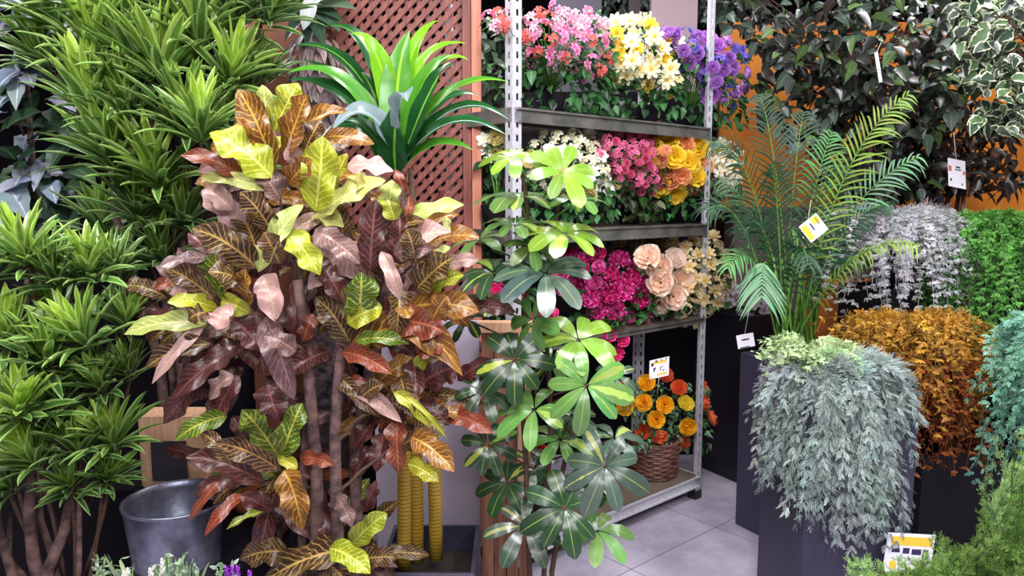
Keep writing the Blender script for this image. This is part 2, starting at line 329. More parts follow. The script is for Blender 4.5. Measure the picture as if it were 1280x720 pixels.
def bunch(name, label, cat, ells, protos, n, shelf_z, group=None, green=(.03, .07, .03), rootoff=.16, leafn=170, leaf_s=1., dom=.19, offc=.17, pot=True, pts=None, leafmat_='small', fname='flower', rootpx=None, lowf=.55, frow=(.6, 1.0)):
    """ells: list of (cx, cy, rx, ry) photo ellipses the heads fill; each head is a part"""
    cx = np.mean([e[0] for e in ells]); cy = np.mean([e[1] for e in ells])
    c0 = RP(rootpx or cx, cy, rootoff); base = np.array([c0[0], c0[1], shelf_z])
    root = empty(name, base, label, cat, group)
    crown = base+np.array([0, 0, .1])
    area = [e[2]*e[3] for e in ells]; placed = []; tries = 0
    heads = []
    while len(heads) < n and tries < n*60:
        tries += 1
        e = random.choices(ells, area)[0]; a = random.uniform(0, 2*PI); r = math.sqrt(random.random())
        x = e[0]+e[2]*r*math.cos(a); y = e[1]+e[3]*r*math.sin(a)
        pr = random.choices(range(len(protos)), [p[2] for p in protos])[0]; R = protos[pr][1]
        if any((x-q[0])**2+(y-q[1])**2 < ((R+q[2])*frow[0])**2 for q in placed): continue
        placed.append((x, y, R))
        off = offc-dom*math.sqrt(max(0, 1-r*r*.9))+random.uniform(-.02, .02)
        heads.append((x, y, off, pr))
    datas = []
    for p in protos:
        me = p[0].data(fname); me.materials.append(p[3] if len(p) > 3 else M['petal']); datas.append(me)
    st = MB()
    cc = RP(cx, cy+10, offc+.05)
    for x, y, off, pr in heads:
        P = RP(x, y, off); s = protos[pr][1]/F*np.linalg.norm(P[:2])*1.14
        o = bpy.data.objects.new(fname, datas[pr]); COL.objects.link(o); o.parent = root; o.location = P-base
        d = norm(norm(P-cc)+np.array([-.25, -.55, .28])+rng.normal(0, .28, 3)); orient(o, d, s)
        mid = (crown+P)/2+np.array([0, 0, .03]); t = np.linspace(0, 1, 5)[:, None]
        st.tube(crown*(1-t)**2+2*mid*t*(1-t)+P*t**2-d*s*.1*t, .0018, 4)
    st.build('stems', M['greenstem'], root)
    fo = MB(); N = int(leafn*1.6)
    ee = [random.choices(ells, area)[0] for _ in range(N)]
    P0 = np.array([RP(e[0]+random.uniform(-1, 1)*e[2]*.95, e[1]+random.uniform(-.7, 1.15)*e[3], offc-dom*.55+random.uniform(-.03, .12)) for e in ee])
    low = rng.random(N) < lowf
    for i in range(N):
        if low[i]:
            e = ee[i]; x_ = e[0]+random.uniform(-1, 1)*e[2]; o_ = offc-dom*.5+random.uniform(-.05, .1)
            q1 = RP(x_, e[1], o_); k = random.random(); P0[i] = [q1[0], q1[1], shelf_z+.02+(max(q1[2]-shelf_z, .06)-.02)*k]
    P0[:, 2] = np.maximum(P0[:, 2], shelf_z+.03)
    D = norm(norm(P0-cc)+np.array([-.1, -.3, .0])+rng.normal(0, .45, (N, 3))); Lg = rng.uniform(.03, .058, N)[:, None]*leaf_s
    P2 = P0+D*Lg-np.array([0, 0, .012]); P2[:, 2] = np.maximum(P2[:, 2], shelf_z+.012)
    gi = rng.integers(0, 4, N); gc = np.array(GREENS)[gi]*np.array(green)/.062
    leaves(fo, P0, P0+D*Lg*.5+np.array([0, 0, .01]), P2, Lg[:, 0]*.36, norm(np.array([-.1, -.5, .8])+rng.normal(0, .3, (N, 3))), n=6, prof='ovate', fold=.2, wave=.15, ca=np.clip(gc, 0, .6), cb=np.clip(gc*2.2, 0, .7))
    fo.build('foliage', M[leafmat_], root)
    if pot:
        pm = MB(); pm.lathe(base, [(.001, .004), (.045, .004), (.062, .095), (.056, .095), (.05, .08), (.001, .08)], 24); pm.build('pot', M['darkwall'], root)
    return root
S = srgb
G_TOP = 'artificial flower bunches on the top shelf'
pinkm = [(cluster(S((238, 132, 190)), S((255, 196, 222)), S((200, 90, 130)), 8), 10.5, 5), (cluster(S((216, 96, 92)), S((244, 128, 118)), S((250, 180, 140)), 7), 9.5, 2), (cluster(S((246, 176, 205)), S((255, 222, 230)), S((220, 90, 130)), 8), 10, 2.5)]
bunch('flowering_bunch', 'pink and coral geranium bunch at the left end of the top shelf', 'flowers', [(700, 46, 60, 38), (742, 66, 26, 32), (628, 28, 18, 15)], pinkm, 78, SH[3], G_TOP, leafn=260, dom=.2)
crm = [(star(S((252, 240, 190)), S((255, 250, 225)), 8, S((240, 200, 50)), .3, .3, 2), 11, 5), (cluster(S((250, 232, 160)), S((255, 246, 205)), S((230, 190, 60)), 8), 9.5, 3), (star(S((245, 210, 60)), S((252, 226, 110)), 6, S((240, 180, 30)), .4, .5, 2), 9, 2)]
bunch('flowering_bunch', 'cream and butter yellow daisy bunch in the middle of the top shelf', 'flowers', [(800, 68, 42, 40), (790, 52, 34, 30), (838, 78, 18, 36)], crm, 70, SH[3], G_TOP, leafn=190, dom=.18)
pum = [(rose(S((160, 92, 196)), S((214, 164, 232))), 9.5, 4), (cluster(S((104, 92, 205)), S((150, 140, 236)), S((90, 60, 160)), 8), 9.5, 3.5), (tulipish(S((176, 96, 206)), S((222, 160, 235))), 10.5, 2)]
bunch('flowering_bunch', 'violet and lilac rose bunch hanging over the right end of the top shelf', 'flowers', [(904, 90, 30, 40), (862, 62, 26, 24), (840, 48, 12, 12)], pum, 55, SH[3], G_TOP, leafn=150, dom=.2, rootpx=862)
G2 = 'artificial flower bunches on the second shelf'
whm = [(cluster(S((246, 240, 200)), S((255, 252, 232)), S((230, 210, 130)), 8), 10, 4), (rose(S((240, 224, 150)), S((250, 240, 190))), 13, 2), (star(S((250, 246, 226)), S((255, 252, 240)), 6, S((240, 225, 150)), .4, .4, 2), 9, 3)]
bunch('flowering_bunch', 'creamy white blossom bunch at the left end of the second shelf', 'flowers', [(712, 205, 56, 40), (740, 215, 34, 34)], whm, 75, SH[2], G2, leafn=190)
bunch('flowering_bunch', 'small cream bunch behind the left upright of the second shelf', 'flowers', [(620, 182, 16, 24)], whm, 12, SH[2], G2, leafn=60, dom=.05, offc=.24)
pk2 = [(cluster(S((220, 90, 140)), S((246, 150, 184)), S((160, 40, 80)), 10), 7, 4), (rose(S((205, 80, 130)), S((240, 140, 175))), 6.5, 3)]
bunch('flowering_bunch', 'small-headed rose pink bunch between the creamy white and the yellow flowers', 'flowers', [(790, 200, 36, 36), (768, 186, 26, 18), (806, 218, 24, 24)], pk2, 85, SH[2], G2, leafn=150, green=(.07, .05, .03))
ye2 = [(tulipish(S((246, 200, 26)), S((255, 228, 100))), 12.5, 4), (tulipish(S((240, 150, 96)), S((252, 196, 150))), 10, 3), (rose(S((244, 176, 130)), S((252, 205, 165))), 9, 1)]
bunch('flowering_bunch', 'bright yellow and apricot flower bunch on the second shelf', 'flowers', [(850, 208, 46, 38), (836, 196, 30, 26)], ye2, 50, SH[2], G2, leafn=140)
wh3 = [(cluster(S((244, 240, 225)), S((255, 254, 246)), S((230, 220, 170)), 6), 7.5, 3), (star(S((236, 226, 200)), S((250, 246, 232)), 5), 6.5, 2)]
bunch('flowering_bunch', 'loose sprig bunch of little white flowers beyond the yellow ones', 'flowers', [(906, 208, 20, 32)], wh3, 26, SH[2], G2, leafn=60, green=(.09, .08, .05), rootpx=880)
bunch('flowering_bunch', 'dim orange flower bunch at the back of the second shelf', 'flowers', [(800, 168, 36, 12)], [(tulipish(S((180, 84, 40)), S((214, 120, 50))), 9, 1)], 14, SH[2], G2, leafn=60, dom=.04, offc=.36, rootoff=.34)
G3 = 'artificial flower bunches on the third shelf'
mgm = [(tulipish(S((196, 26, 112)), S((240, 120, 190))), 12, 4, M['petaledge']), (tulipish(S((160, 18, 80)), S((222, 70, 146))), 11, 3, M['petaledge']), (rose(S((200, 36, 120)), S((238, 120, 190))), 11, 1)]
bunch('flowering_bunch', 'magenta frilled flower bunch on the third shelf', 'flowers', [(768, 362, 46, 38), (735, 340, 40, 26), (790, 380, 26, 26)], mgm, 42, SH[1], G3, leafn=140, frow=(.72, 1))
pcm = [(rose(S((246, 218, 200)), S((250, 234, 224))), 16, 1), (tulipish(S((244, 200, 170)), S((250, 232, 220))), 15, 1)]
bunch('flowering_bunch', 'bunch of large pale peach roses between magenta and cream flowers', 'flowers', [(832, 350, 28, 36), (812, 330, 14, 16)], pcm, 9, SH[1], G3, leafn=50, dom=.24)
cr3 = [(star(S((232, 208, 150)), S((250, 236, 196)), 6, S((220, 170, 50)), .36, .35, 2), 8.5, 3), (cluster(S((236, 214, 165)), S((250, 238, 205)), S((200, 150, 50)), 8), 8, 3)]
bunch('flowering_bunch', 'dense bunch of small ivory flowers at the right end of the third shelf', 'flowers', [(876, 345, 34, 50), (862, 378, 26, 26), (884, 318, 22, 26)], cr3, 92, SH[1], G3, leafn=120, green=(.09, .08, .04), rootpx=862)
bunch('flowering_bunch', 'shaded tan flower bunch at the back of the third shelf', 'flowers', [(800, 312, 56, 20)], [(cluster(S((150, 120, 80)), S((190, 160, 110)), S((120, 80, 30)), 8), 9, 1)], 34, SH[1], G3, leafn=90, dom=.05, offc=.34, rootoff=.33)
# magenta sprays seen between the umbrella plant leaves
G4 = 'small magenta sprays on the rack behind the umbrella plant'
for k, (x, y, rx, ry, n, lab) in enumerate(((680, 394, 10, 20, 7, 'bright magenta flower spray behind the stems of the umbrella plant'), (640, 362, 24, 12, 5, 'few magenta flowers left of the left rack upright'), (764, 428, 16, 16, 6, 'magenta spray hanging just below the third shelf flowers'))):
    bunch('flower_spray', lab, 'flowers', [(x, y, rx, ry)], [(tulipish(S((222, 30, 116)), S((240, 90, 160))), 9, 1)], n, SH[1], G4, leafn=70, dom=.04, offc=.04 if k != 1 else .15, pot=False, leaf_s=.8, rootoff=.1)
# basket of ranunculus on the bottom shelf
def wicker():
    m, nt, b, o = newmat('dark_wicker'); L = nt.links
    tc = nt.nodes.new('ShaderNodeTexCoord'); br = nt.nodes.new('ShaderNodeTexNoise'); mp = nt.nodes.new('ShaderNodeMapping'); mp.inputs['Scale'].default_value = (30, 30, 120)
    L.new(tc.outputs['Object'], mp.inputs[0]); L.new(mp.outputs[0], br.inputs[0]); br.inputs['Scale'].default_value = 1
    rp = nt.nodes.new('ShaderNodeMapRange'); rp.inputs['From Min'].default_value = .35; rp.inputs['From Max'].default_value = .68; L.new(br.outputs['Fac'], rp.inputs[0])
    mx = nt.nodes.new('ShaderNodeMix'); mx.data_type = 'RGBA'; mx.inputs['A'].default_value = (*S((46, 26, 26)), 1); mx.inputs['B'].default_value = (*S((120, 76, 60)), 1)
    L.new(rp.outputs[0], mx.inputs['Factor']); L.new(mx.outputs['Result'], b.inputs['Base Color']); b.inputs['Roughness'].default_value = .6
    return m
ob = [(rose(S((246, 180, 20)), S((252, 205, 60))), 13, 3), (rose(S((228, 205, 50)), S((246, 228, 90))), 12, 3), (rose(S((232, 96, 50)), S((246, 130, 80))), 12, 3)]
bk = bunch('flower_basket', 'basket of orange and yellow ranunculus on the bottom shelf by the right upright', 'flower basket', [(840, 512, 50, 44), (794, 492, 26, 22)], ob, 24, SH[0], None, leafn=260, leaf_s=.6, lowf=0., frow=(.8, 1), dom=.2, offc=.2, pot=False, rootpx=818, rootoff=.17, green=(.12, .14, .13))
bm = MB(); bb = worldloc(bk); rr = .112
for j in range(15):
    z = .008+j*.0125; rj = rr*(1+.16*j/15); t = np.linspace(0, 2*PI, 37)
    bm.tube(np.stack([bb[0]+(rj+.004*np.sin(t*9+(j % 2)*PI))*np.cos(t), bb[1]+(rj+.004*np.sin(t*9+(j % 2)*PI))*np.sin(t), bb[2]+z+0*t], 1), .0078, 6, False)
for k in range(18):
    t = k*2*PI/18; bm.tube([[bb[0]+rr*math.cos(t), bb[1]+rr*math.sin(t), bb[2]+.003], [bb[0]+rr*1.16*math.cos(t), bb[1]+rr*1.16*math.sin(t), bb[2]+.2]], .006, 5)
bm.build('basket', wicker(), bk)
im = MB(); im.lathe(bb, [(.001, .17), (rr*1.1, .17), (rr*.97, .004), (.001, .004)], 20); im.build('liner', M['soil'], bk)
# red flower pot behind the umbrella plant
rp_ = bunch('potted_rose', 'single red rose in a small black pot on the bottom shelf', 'potted flower', [(675, 566, 4, 3)], [(rose(S((170, 12, 30)), S((206, 30, 44))), 13, 1)], 1, SH[0], None, leafn=14, dom=.0, offc=.1, rootoff=.1, pot=False)
pm = MB(); b0 = worldloc(rp_); pm.lathe(b0, [(.001, .004), (.05, .004), (.075, .2), (.068, .2), (.06, .17), (.001, .17)], 24); pm.build('pot', M['black'], rp_)
# ------------------------------------------------------------------ price cards
def card(name, label, c, w, h, X, Y, deco, group=None, string=None, thick=.0015):
    X = norm(np.asarray(X, float)); Y = norm(np.asarray(Y, float)); N = np.cross(X, Y)
    root = empty(name, c, label, 'price tag', group)
    m = MB(); m.box(c, w, h, thick, U=X, W=Y, Z=N); m.build('card', M['card'], root, False)
    for (nm, mt, x0, x1, y0, y1) in deco:
        q = MB(); q.box(c+X*((x0+x1)/2-.5)*w+Y*((y0+y1)/2-.5)*h+N*(thick/2+.0004), (x1-x0)*w, (y1-y0)*h, .0006, U=X, W=Y, Z=N); q.build(nm, M[mt], root, False)
    if string is not None:
        q = MB(); q.tube([c+Y*h*.47, string], .0012, 5); q.build('string', M['string'], root)
    return root
GT = 'price tags on the plants'
Y_ = 3.42
c = RP(824, 460, .03)
ink1 = [('yellow_band', 'cardy', .2, .85, .74, .88), ('writing', 'ink', .08, .2, .66, .84), ('writing', 'ink', .28, .42, .83, .93), ('writing', 'ink', .56, .64, .87, .93), ('writing', 'ink', .8, .87, .88, .96), ('writing', 'ink', .2, .27, .36, .56), ('writing', 'ink', .26, .32, .46, .58), ('writing', 'ink', .54, .58, .34, .54), ('writing', 'ink', .58, .68, .52, .56), ('writing', 'ink', .68, .76, .32, .38), ('yellow_band', 'cardy', .4, .9, .12, .22)]
cc_ = card('price_card', 'square white and yellow price card standing in the orange flowers', c, .095, .09, at(838, 455, 3.4)-at(812, 461, 3.4), (0.03, .1, 1), ink1, GT)
q = MB(); q.tube([c-np.array([0, 0, .045]), c-np.array([0, -.03, .14])], .002, 5); q.build('stake', M['string'], cc_)
card('price_tag', 'white tag hanging at the rim of the graphite planter below the palm', at(932, 426, 3.26), .075, .062, (1, -.1, .22), (-.2, .0, 1), [('writing', 'ink', .28, .72, .55, .66), ('writing', 'ink', .1, .7, .02, .09)], GT, at(937, 385, 3.3))
card('price_tag', 'diamond-hung white and yellow tag among the palm fronds', at(1017, 285, 2.98), .085, .085, (1, -.1, .85), (-.85, -.1, 1), [('yellow_band', 'cardy', .6, .95, .6, .95), ('yellow_band', 'cardy', .04, .3, .1, .9), ('writing', 'ink', .45, .52, .4, .8), ('writing', 'ink', .8, .85, .5, .9)], GT, at(1014, 250, 3.0))
card('price_tag', 'white tag with red marks hanging in the dark fig leaves', at(1196, 217, 3.35), .075, .125, (1, -.15, -.22), (-.1, -.0, 1), [('red_mark', 'cardr', .03, .2, .55, .75), ('red_mark', 'cardr', .85, .97, .5, .62), ('writing', 'ink', .45, .7, .7, .76), ('writing', 'ink', .4, .75, .62, .66), ('writing', 'ink', .75, .83, .12, .18), ('writing', 'ink', .1, .2, .2, .3)], GT, at(1192, 165, 3.4))
card('price_card', 'large white card with yellow band on the grey planter behind the green conifer', at(1136, 692, 2.405), .168, .142, (1, .05, -.08), (.1, .02, 1), [('yellow_band', 'cardy', .1, .95, .7, .92), ('writing', 'ink', .12, .3, .52, .62), ('writing', 'ink', .36, .5, .5, .64), ('writing', 'ink', .55, .75, .48, .62), ('writing', 'ink', .78, .9, .35, .62), ('yellow_band', 'cardy', .12, .25, .1, .3)], GT)
card('price_tag', 'slim white tag hanging high in the dark fig tree', at(1098, 84, 3.3), .014, .13, (1, -.1, .2), (-.22, -.0, 1), [('writing', 'ink', .2, .7, .4, .44)], GT, at(1103, 50, 3.4))
# ------------------------------------------------------------------ planters
def planter(name, label, corner, d1, s1, s2, h, mat, taper=.0, soil=.06, group=None, z0=0.):
    """corner: front ground corner; d1: ground direction of one side (the other is to its right)"""
    d1 = norm(np.array([d1[0], d1[1], 0.])); d2 = np.array([d1[1], -d1[0], 0.]); c0 = np.array([corner[0], corner[1], z0])
    cen = c0+d1*s1/2+d2*s2/2
    root = empty(name, cen, label, 'planter', group); mb = MB()
    def ring(k, z, inset=0.): return [cen+d1*sx*(s1/2*k-inset)+d2*sy*(s2/2*k-inset)+np.array([0, 0, z]) for sx, sy in ((-1, -1), (-1, 1), (1, 1), (1, -1))]
    kb = 1-taper; bv = .004
    rings = [ring(kb, 0), ring(1-bv/s1, h-.0), ring(1, h-.0+.0), ring(1, h+.004), ring(1, h+.004, .014), ring(1, h-soil, .014)]
    rings = [ring(kb, .0, .004), ring(kb, .004), ring(1, h-.004), ring(1, h, .003), ring(1, h, .014), ring(1, h-soil-.04, .016)]
    V = np.concatenate([np.array(r) for r in rings]); Fc = [tuple(range(4))[::-1]]
    for i in range(len(rings)-1):
        for j in range(4): Fc.append((i*4+j, i*4+(j+1) % 4, (i+1)*4+(j+1) % 4, (i+1)*4+j))
    mb.add(V, Fc); mb.build('planter_body', mat, root, False)
    sm = MB(); R = ring(1, h-soil, .016); sm.add(R, [(0, 1, 2, 3)]); sm.build('soil', M['soil'], root, False)
    return root, cen
GP = 'tall square planters on the floor'
gA = ground(975, 684)
plA, cA = planter('tall_planter', 'tall graphite square planter with the palm, beside the aisle floor', gA, np.array([1.036, 3.292])-gA[:2], .265, .30, .815, M['planter'], .02, group=GP)
gB = at(1003, 700, 2.42)
plB, cB = planter('tall_planter', 'tall grey square planter under the cascading blue-grey conifer', (gB[0], gB[1]), (-.08, 1), .36, .385, .80, M['planter'], .0, group=GP)
plC, cC = planter('tall_planter', 'low black planter right of the grey one, below the rusty orange plant', at(1152, 600, 2.75)[:2], (-.2, 1), .34, .36, .52, M['planter2'], .02, group=GP)
gD = ground(890, 592)
plD, cD = planter('tall_planter', 'tall black planter at the back holding pale lilac flowers', (gD[0]+.10, gD[1]-.16), (-.49, .87), .3, .36, .9, M['planter2'], .02, group=GP)
plE, cE = planter('tall_planter', 'dark tall planter below the silvery trailing plant', at(1100, 500, 3.1)[:2], (-.2, 1), .32, .4, 1.12, M['planter2'], .02, group=GP)
plF, cF = planter('tall_planter', 'dark tall planter below the lush green trailing plant', at(1270, 500, 2.98)[:2], (-.05, 1), .3, .34, 1.2, M['planter2'], .02, group=GP)
plG, cG = planter('tall_planter', 'dark planter under the blue-green conifer at the right edge', (1.92, 2.2), (0, 1), .3, .3, .9, M['planter2'], .02, group=GP)
# ------------------------------------------------------------------ trailing plants made of feathery strands
def strands(root, base, S0, S1, S2, nseg, blen, bw, col, col2, side=2, sub=5, ang=.7, tw=.5, curl=.0, mat='needle', name='foliage', stemr=.0014, prof='needle', leafn=3, flat=.35, subk=.55, tipgrow=.45, bang=.6, jc=.14, wander=.03):
    """every strand is a curve carrying side sprigs, every sprig carries small blades"""
    fo = MB(); O, Dd, NN, SS, LL, CC = [], [], [], [], [], []
    t = np.linspace(0, 1, nseg)[:, None]; ti = t[1:, 0]
    for a, b, c in zip(S0, S1, S2):
        C = a*(1-t)**2+2*b*t*(1-t)+c*t**2
        C[1:] += rng.normal(0, .0025, (nseg-1, 3)); C = C+np.array([1, 1, 0])*(wander*t*np.sin(t*rng.uniform(4, 9)+rng.uniform(0, 6, 3)))
        fo.tube(C[::2] if nseg > 6 else C, stemr, 4, False, a=col*.6, b=col*.6)
        T = norm(np.gradient(C, axis=0)); out = norm(np.array([*(C[-1]-base)[:2], .35])+rng.normal(0, .25, 3)); Sd = norm(np.cross(T, out)); N = np.cross(Sd, T)
        cj = jit(col, 1, jc, .05)[0]
        for sd in ((-1, 1) if side == 2 else (-1, 1, 0)):
            m_ = nseg-1; L = blen*(1-tipgrow*ti)*rng.uniform(.6, 1.25, m_); aa = (ang*rng.uniform(.7, 1.3, m_))[:, None]
            d = norm(T[1:]*np.cos(aa)+Sd[1:]*sd*np.sin(aa)+N[1:]*(rng.uniform(-flat, flat, (m_, 1))+(.4 if sd == 0 else .1)))
            n2 = norm(N[1:]+rng.normal(0, .3, (m_, 3)))
            O.append(C[1:]); Dd.append(d); NN.append(n2); SS.append(norm(np.cross(d, n2))); LL.append(L); CC.append(np.repeat(cj[None]*(1+rng.normal(0, .08)), m_, 0))
    O, Dd, NN, SS, CC = [np.concatenate(x) for x in (O, Dd, NN, SS, CC)]; LL = np.concatenate(LL)[:, None]; m_ = len(O)
    for j in range(sub):
        k = (j+.25)/sub; q = O+Dd*LL*k
        for sg in ((-1, 1) if j < sub-1 else (0,)):
            e = norm(Dd*math.cos(bang)+SS*sg*math.sin(bang)+NN*rng.uniform(-.2, .35, (m_, 1))+rng.normal(0, .12, (m_, 3))); l2 = LL*subk*(1-.5*k)*rng.uniform(.75, 1.2, (m_, 1))
            ca = CC*(1+rng.normal(0, .1, (m_, 1)))
            leaves(fo, q, q+e*l2*.5+NN*curl*l2, q+e*l2, bw*rng.uniform(.8, 1.2, m_), NN, n=leafn, prof=prof, fold=.15, ca=np.clip(ca, 0, .95), cb=np.clip(ca*np.array(col2)/np.array(col), 0, .95), cols=2)
    return fo.build(name, M[mat], root)
def drape(cen, top, R, zbot, N, a0, a1, outk=1.15, jz=.12, zmax=.07):
    """start, control and end points of strands that rise from a pot, arch over its rim and hang down"""
    S0, S1, S2 = [], [], []
    for k in range(N):
        a = random.uniform(a0, a1); d = np.array([math.cos(a), math.sin(a), 0]); r = random.uniform(.35, 1.)
        s = cen+d*R*.35*random.random()+np.array([0, 0, top]); 
        S0.append(s); S1.append(cen+d*R*(r*.95+.15)+np.array([0, 0, top+zmax*1.4*random.uniform(.4, 1.2)]))
        zz = zbot(a) if callable(zbot) else zbot
        f = random.random()**.8
        S2.append(cen+d*R*outk*(r*.5+.55)+np.array([0, 0, top-(top-zz)*f*random.uniform(.85, 1)]))
    return np.array(S0), np.array(S1), np.array(S2)
# blue-grey conifer on planter B: a dense dome with long curtains
base = np.array([cB[0], cB[1], .80]); cBt = np.array([cB[0]-.03, cB[1]-.02, 0])
jr = empty('trailing_conifer', base, 'blue-grey feathery conifer cascading over the front grey planter', 'trailing plant')
cg = np.array(S((138, 152, 152))); cg2 = np.array(S((184, 198, 188)))
def zb(a):
    return {0: .42}.get(0)
S0, S1, S2 = drape(cBt, .88, .205, .42, 330, -PI*1.12, .15, 1.18, zmax=.1)
strands(jr, base, S0, S1, S2, 20, .064, .002, cg, cg2, sub=6, ang=.42, bang=.4, flat=.5)
S0, S1, S2 = drape(cBt, .87, .2, .55, 80, -PI*.75, -.1, 1.2, zmax=.1); S2[:, 2] = rng.uniform(.34, .5, len(S2))
strands(jr, base, S0, S1, S2, 26, .066, .002, cg*.85, cg2, sub=6, ang=.42, bang=.4, flat=.5)
S0, S1, S2 = drape(cBt+np.array([-.05, .02, .02]), .86, .14, .74, 130, -PI*1.3, PI*.3, 1.15, zmax=.12); S2[:, 2] = rng.uniform(.86, .98, 130); S2 = S2-np.array([.02, 0, 0])
strands(jr, base, S0, S1, S2, 12, .034, .0034, np.array(S((160, 186, 132))), np.array(S((206, 224, 172))), sub=4, ang=.8, name='light_green_crown')
tag(jr.children[-1], 'pale lime green crown')
# rusty orange plant
def mossdome(cen, R, top, zb_, N): return drape(cen, top, R, zb_, N, -PI*1.1, .35, 1.2, zmax=.1)
cM = np.array([at(1140, 480, 2.78)[0], 2.86, 0]); mr = empty('trailing_moss_plant', [cM[0], cM[1], .52], 'rusty orange and mustard bushy trailing plant right of the blue-grey conifer', 'trailing plant')
tb = MB(); tb.lathe(np.array([cC[0], cC[1], .46]), [(.001, 0), (.07, 0), (.1, .42), (.09, .42), (.085, .38), (.001, .38)], 24); tb.build('pot', M['black'], mr)
om = np.array(S((156, 112, 34))); om2 = np.array(S((206, 156, 50))); od = np.array(S((138, 70, 28))); od2 = np.array(S((180, 102, 42)))
S0, S1, S2 = mossdome(cM, .225, 1.0, .66, 330); S2[:, 2] = np.maximum(S2[:, 2], .72)+rng.uniform(-.06, .06, 330)
strands(mr, np.array([*cM[:2], .9]), S0, S1, S2, 12, .034, .0026, om, om2, side=3, sub=4, ang=1.0, flat=1.1, jc=.32, wander=.06)
S0, S1, S2 = mossdome(cM+np.array([.02, 0, 0]), .21, .9, .45, 260)
strands(mr, np.array([*cM[:2], .9]), S0, S1, S2, 15, .034, .0026, od, od2, side=3, sub=4, ang=1.0, flat=1.1, jc=.3, wander=.06)
# silvery trailing plant
cS = np.array([at(1128, 300, 3.3)[0]-.09, 3.25, 0]); sr = empty('silver_trailing_plant', [cS[0], cS[1], 1.06], 'silvery white narrow-leaved plant trailing over its pot behind the palm', 'trailing plant')
sg = np.array(S((176, 176, 182))); sg2 = np.array(S((222, 222, 226)))
S0, S1, S2 = drape(cS, 1.40, .27, .98, 260, -PI*1.15, .3, 1.3, zmax=.1)
strands(sr, np.array([*cS[:2], 1.3]), S0, S1, S2, 18, .034, .0024, sg, sg2, sub=3, ang=.9, subk=.8, flat=.6)
tb = MB(); tb.lathe(np.array([cE[0], cE[1], 1.06]), [(.001, 0), (.08, 0), (.12, .26), (.11, .26), (.1, .22), (.001, .22)], 24); tb.build('pot', M['black'], sr)
# green trailing plant
cN = np.array([at(1245, 300, 3.0)[0]+.1, 3.08, 0]); nr = empty('green_trailing_plant', [cN[0], cN[1], 1.14], 'lush fresh green trailing plant at the upper right edge', 'trailing plant')
gg = np.array(S((72, 134, 54))); gg2 = np.array(S((128, 190, 88)))
S0, S1, S2 = drape(cN, 1.40, .28, .6, 330, -PI*1.15, .3, 1.15, zmax=.08)
strands(nr, np.array([*cN[:2], 1.3]), S0, S1, S2, 26, .03, .0026, gg, gg2, side=3, sub=4, ang=.8, subk=.6, flat=.9, jc=.28, wander=.05)
tb = MB(); tb.lathe(np.array([cF[0], cF[1], 1.14]), [(.001, 0), (.08, 0), (.12, .24), (.11, .24), (.1, .2), (.001, .2)], 24); tb.build('pot', M['black'], nr)
# teal conifer at right edge
cT = np.array([at(1285, 480, 2.35)[0]+.21, 2.42, 0]); tr_ = empty('teal_trailing_conifer', [cT[0], cT[1], .9], 'blue-green stiff conifer sprays hanging at the right edge', 'trailing plant')
tg = np.array(S((92, 150, 124))); tg2 = np.array(S((150, 200, 172)))
S0, S1, S2 = drape(cT, 1.06, .23, .44, 190, -PI*1.2, .3, 1.15, zmax=.08)
strands(tr_, np.array([*cT[:2], 1.]), S0, S1, S2, 22, .042, .0021, tg, tg2, sub=5, ang=.6, flat=.5)
tb = MB(); tb.lathe(np.array([cT[0]+.0, cT[1]+.02, .84]), [(.001, 0), (.08, 0), (.12, .2), (.11, .2), (.1, .16), (.001, .16)], 24); tb.build('pot', M['black'], tr_)
# green conifer at bottom right: upright sprays
cK = np.array([at(1215, 760, 1.75)[0], 1.78, .44]); kr = empty('green_conifer', [cK[0], cK[1], 0], 'bushy fresh green conifer in the bottom right corner', 'conifer')
kg = np.array(S((78, 118, 52))); kg2 = np.array(S((150, 180, 84)))
S0, S1, S2 = [], [], []
for k in range(380):
    px = random.uniform(1085, 1330); top = np.interp(px, [1085, 1110, 1150, 1185, 1225, 1240, 1255, 1330], [712, 706, 692, 664, 672, 640, 570, 480])
    py = top+random.random()**.8*(760-top)+random.uniform(0, 14)
    P = at(px, py, cK[1]+random.uniform(-.14, .14)); b = np.array([cK[0]+(P[0]-cK[0])*.55, cK[1]+(P[1]-cK[1])*.3, min(cK[2], P[2]-.15)])
    S0.append(b); S1.append((b+P)/2+np.array([(P[0]-b[0])*.3, 0, .02])); S2.append(P)
strands(kr, np.array([*cK[:2], .3]), np.array(S0), np.array(S1), np.array(S2), 14, .034, .0013, kg, kg2, side=3, sub=5, ang=.6)
S0, S1, S2 = [], [], []
for k in range(9):
    px = random.uniform(1062, 1092); P = at(px, random.uniform(702, 712), cK[1]-.05+random.uniform(-.05, .05)); b = np.array([P[0]+.05, cK[1], P[2]-.16])
    S0.append(b); S1.append((b+P)/2); S2.append(P)
for k in range(20):
    px = random.uniform(1235, 1320); P = at(px, random.uniform(535, 680)-(px-1240)*.3, cK[1]+random.uniform(-.1, .1)); b = np.array([cK[0]+.05, cK[1], P[2]-.25])
    S0.append(b); S1.append((b+P)/2+np.array([.02, 0, 0])); S2.append(P)
strands(kr, np.array([*cK[:2], .3]), np.array(S0), np.array(S1), np.array(S2), 14, .034, .0014, np.array(S((112, 150, 92))), np.array(S((170, 196, 120))), side=3, sub=4, ang=.6)
tb = MB(); tb.lathe([cK[0], cK[1], 0], [(.001, 0.002), (.11, 0.002), (.15, .36), (.14, .36), (.13, .3), (.001, .3)], 28); tb.tube([[cK[0], cK[1], .3], [cK[0], cK[1], .5]], .012, 8); tb.build('pot', M['black'], kr)
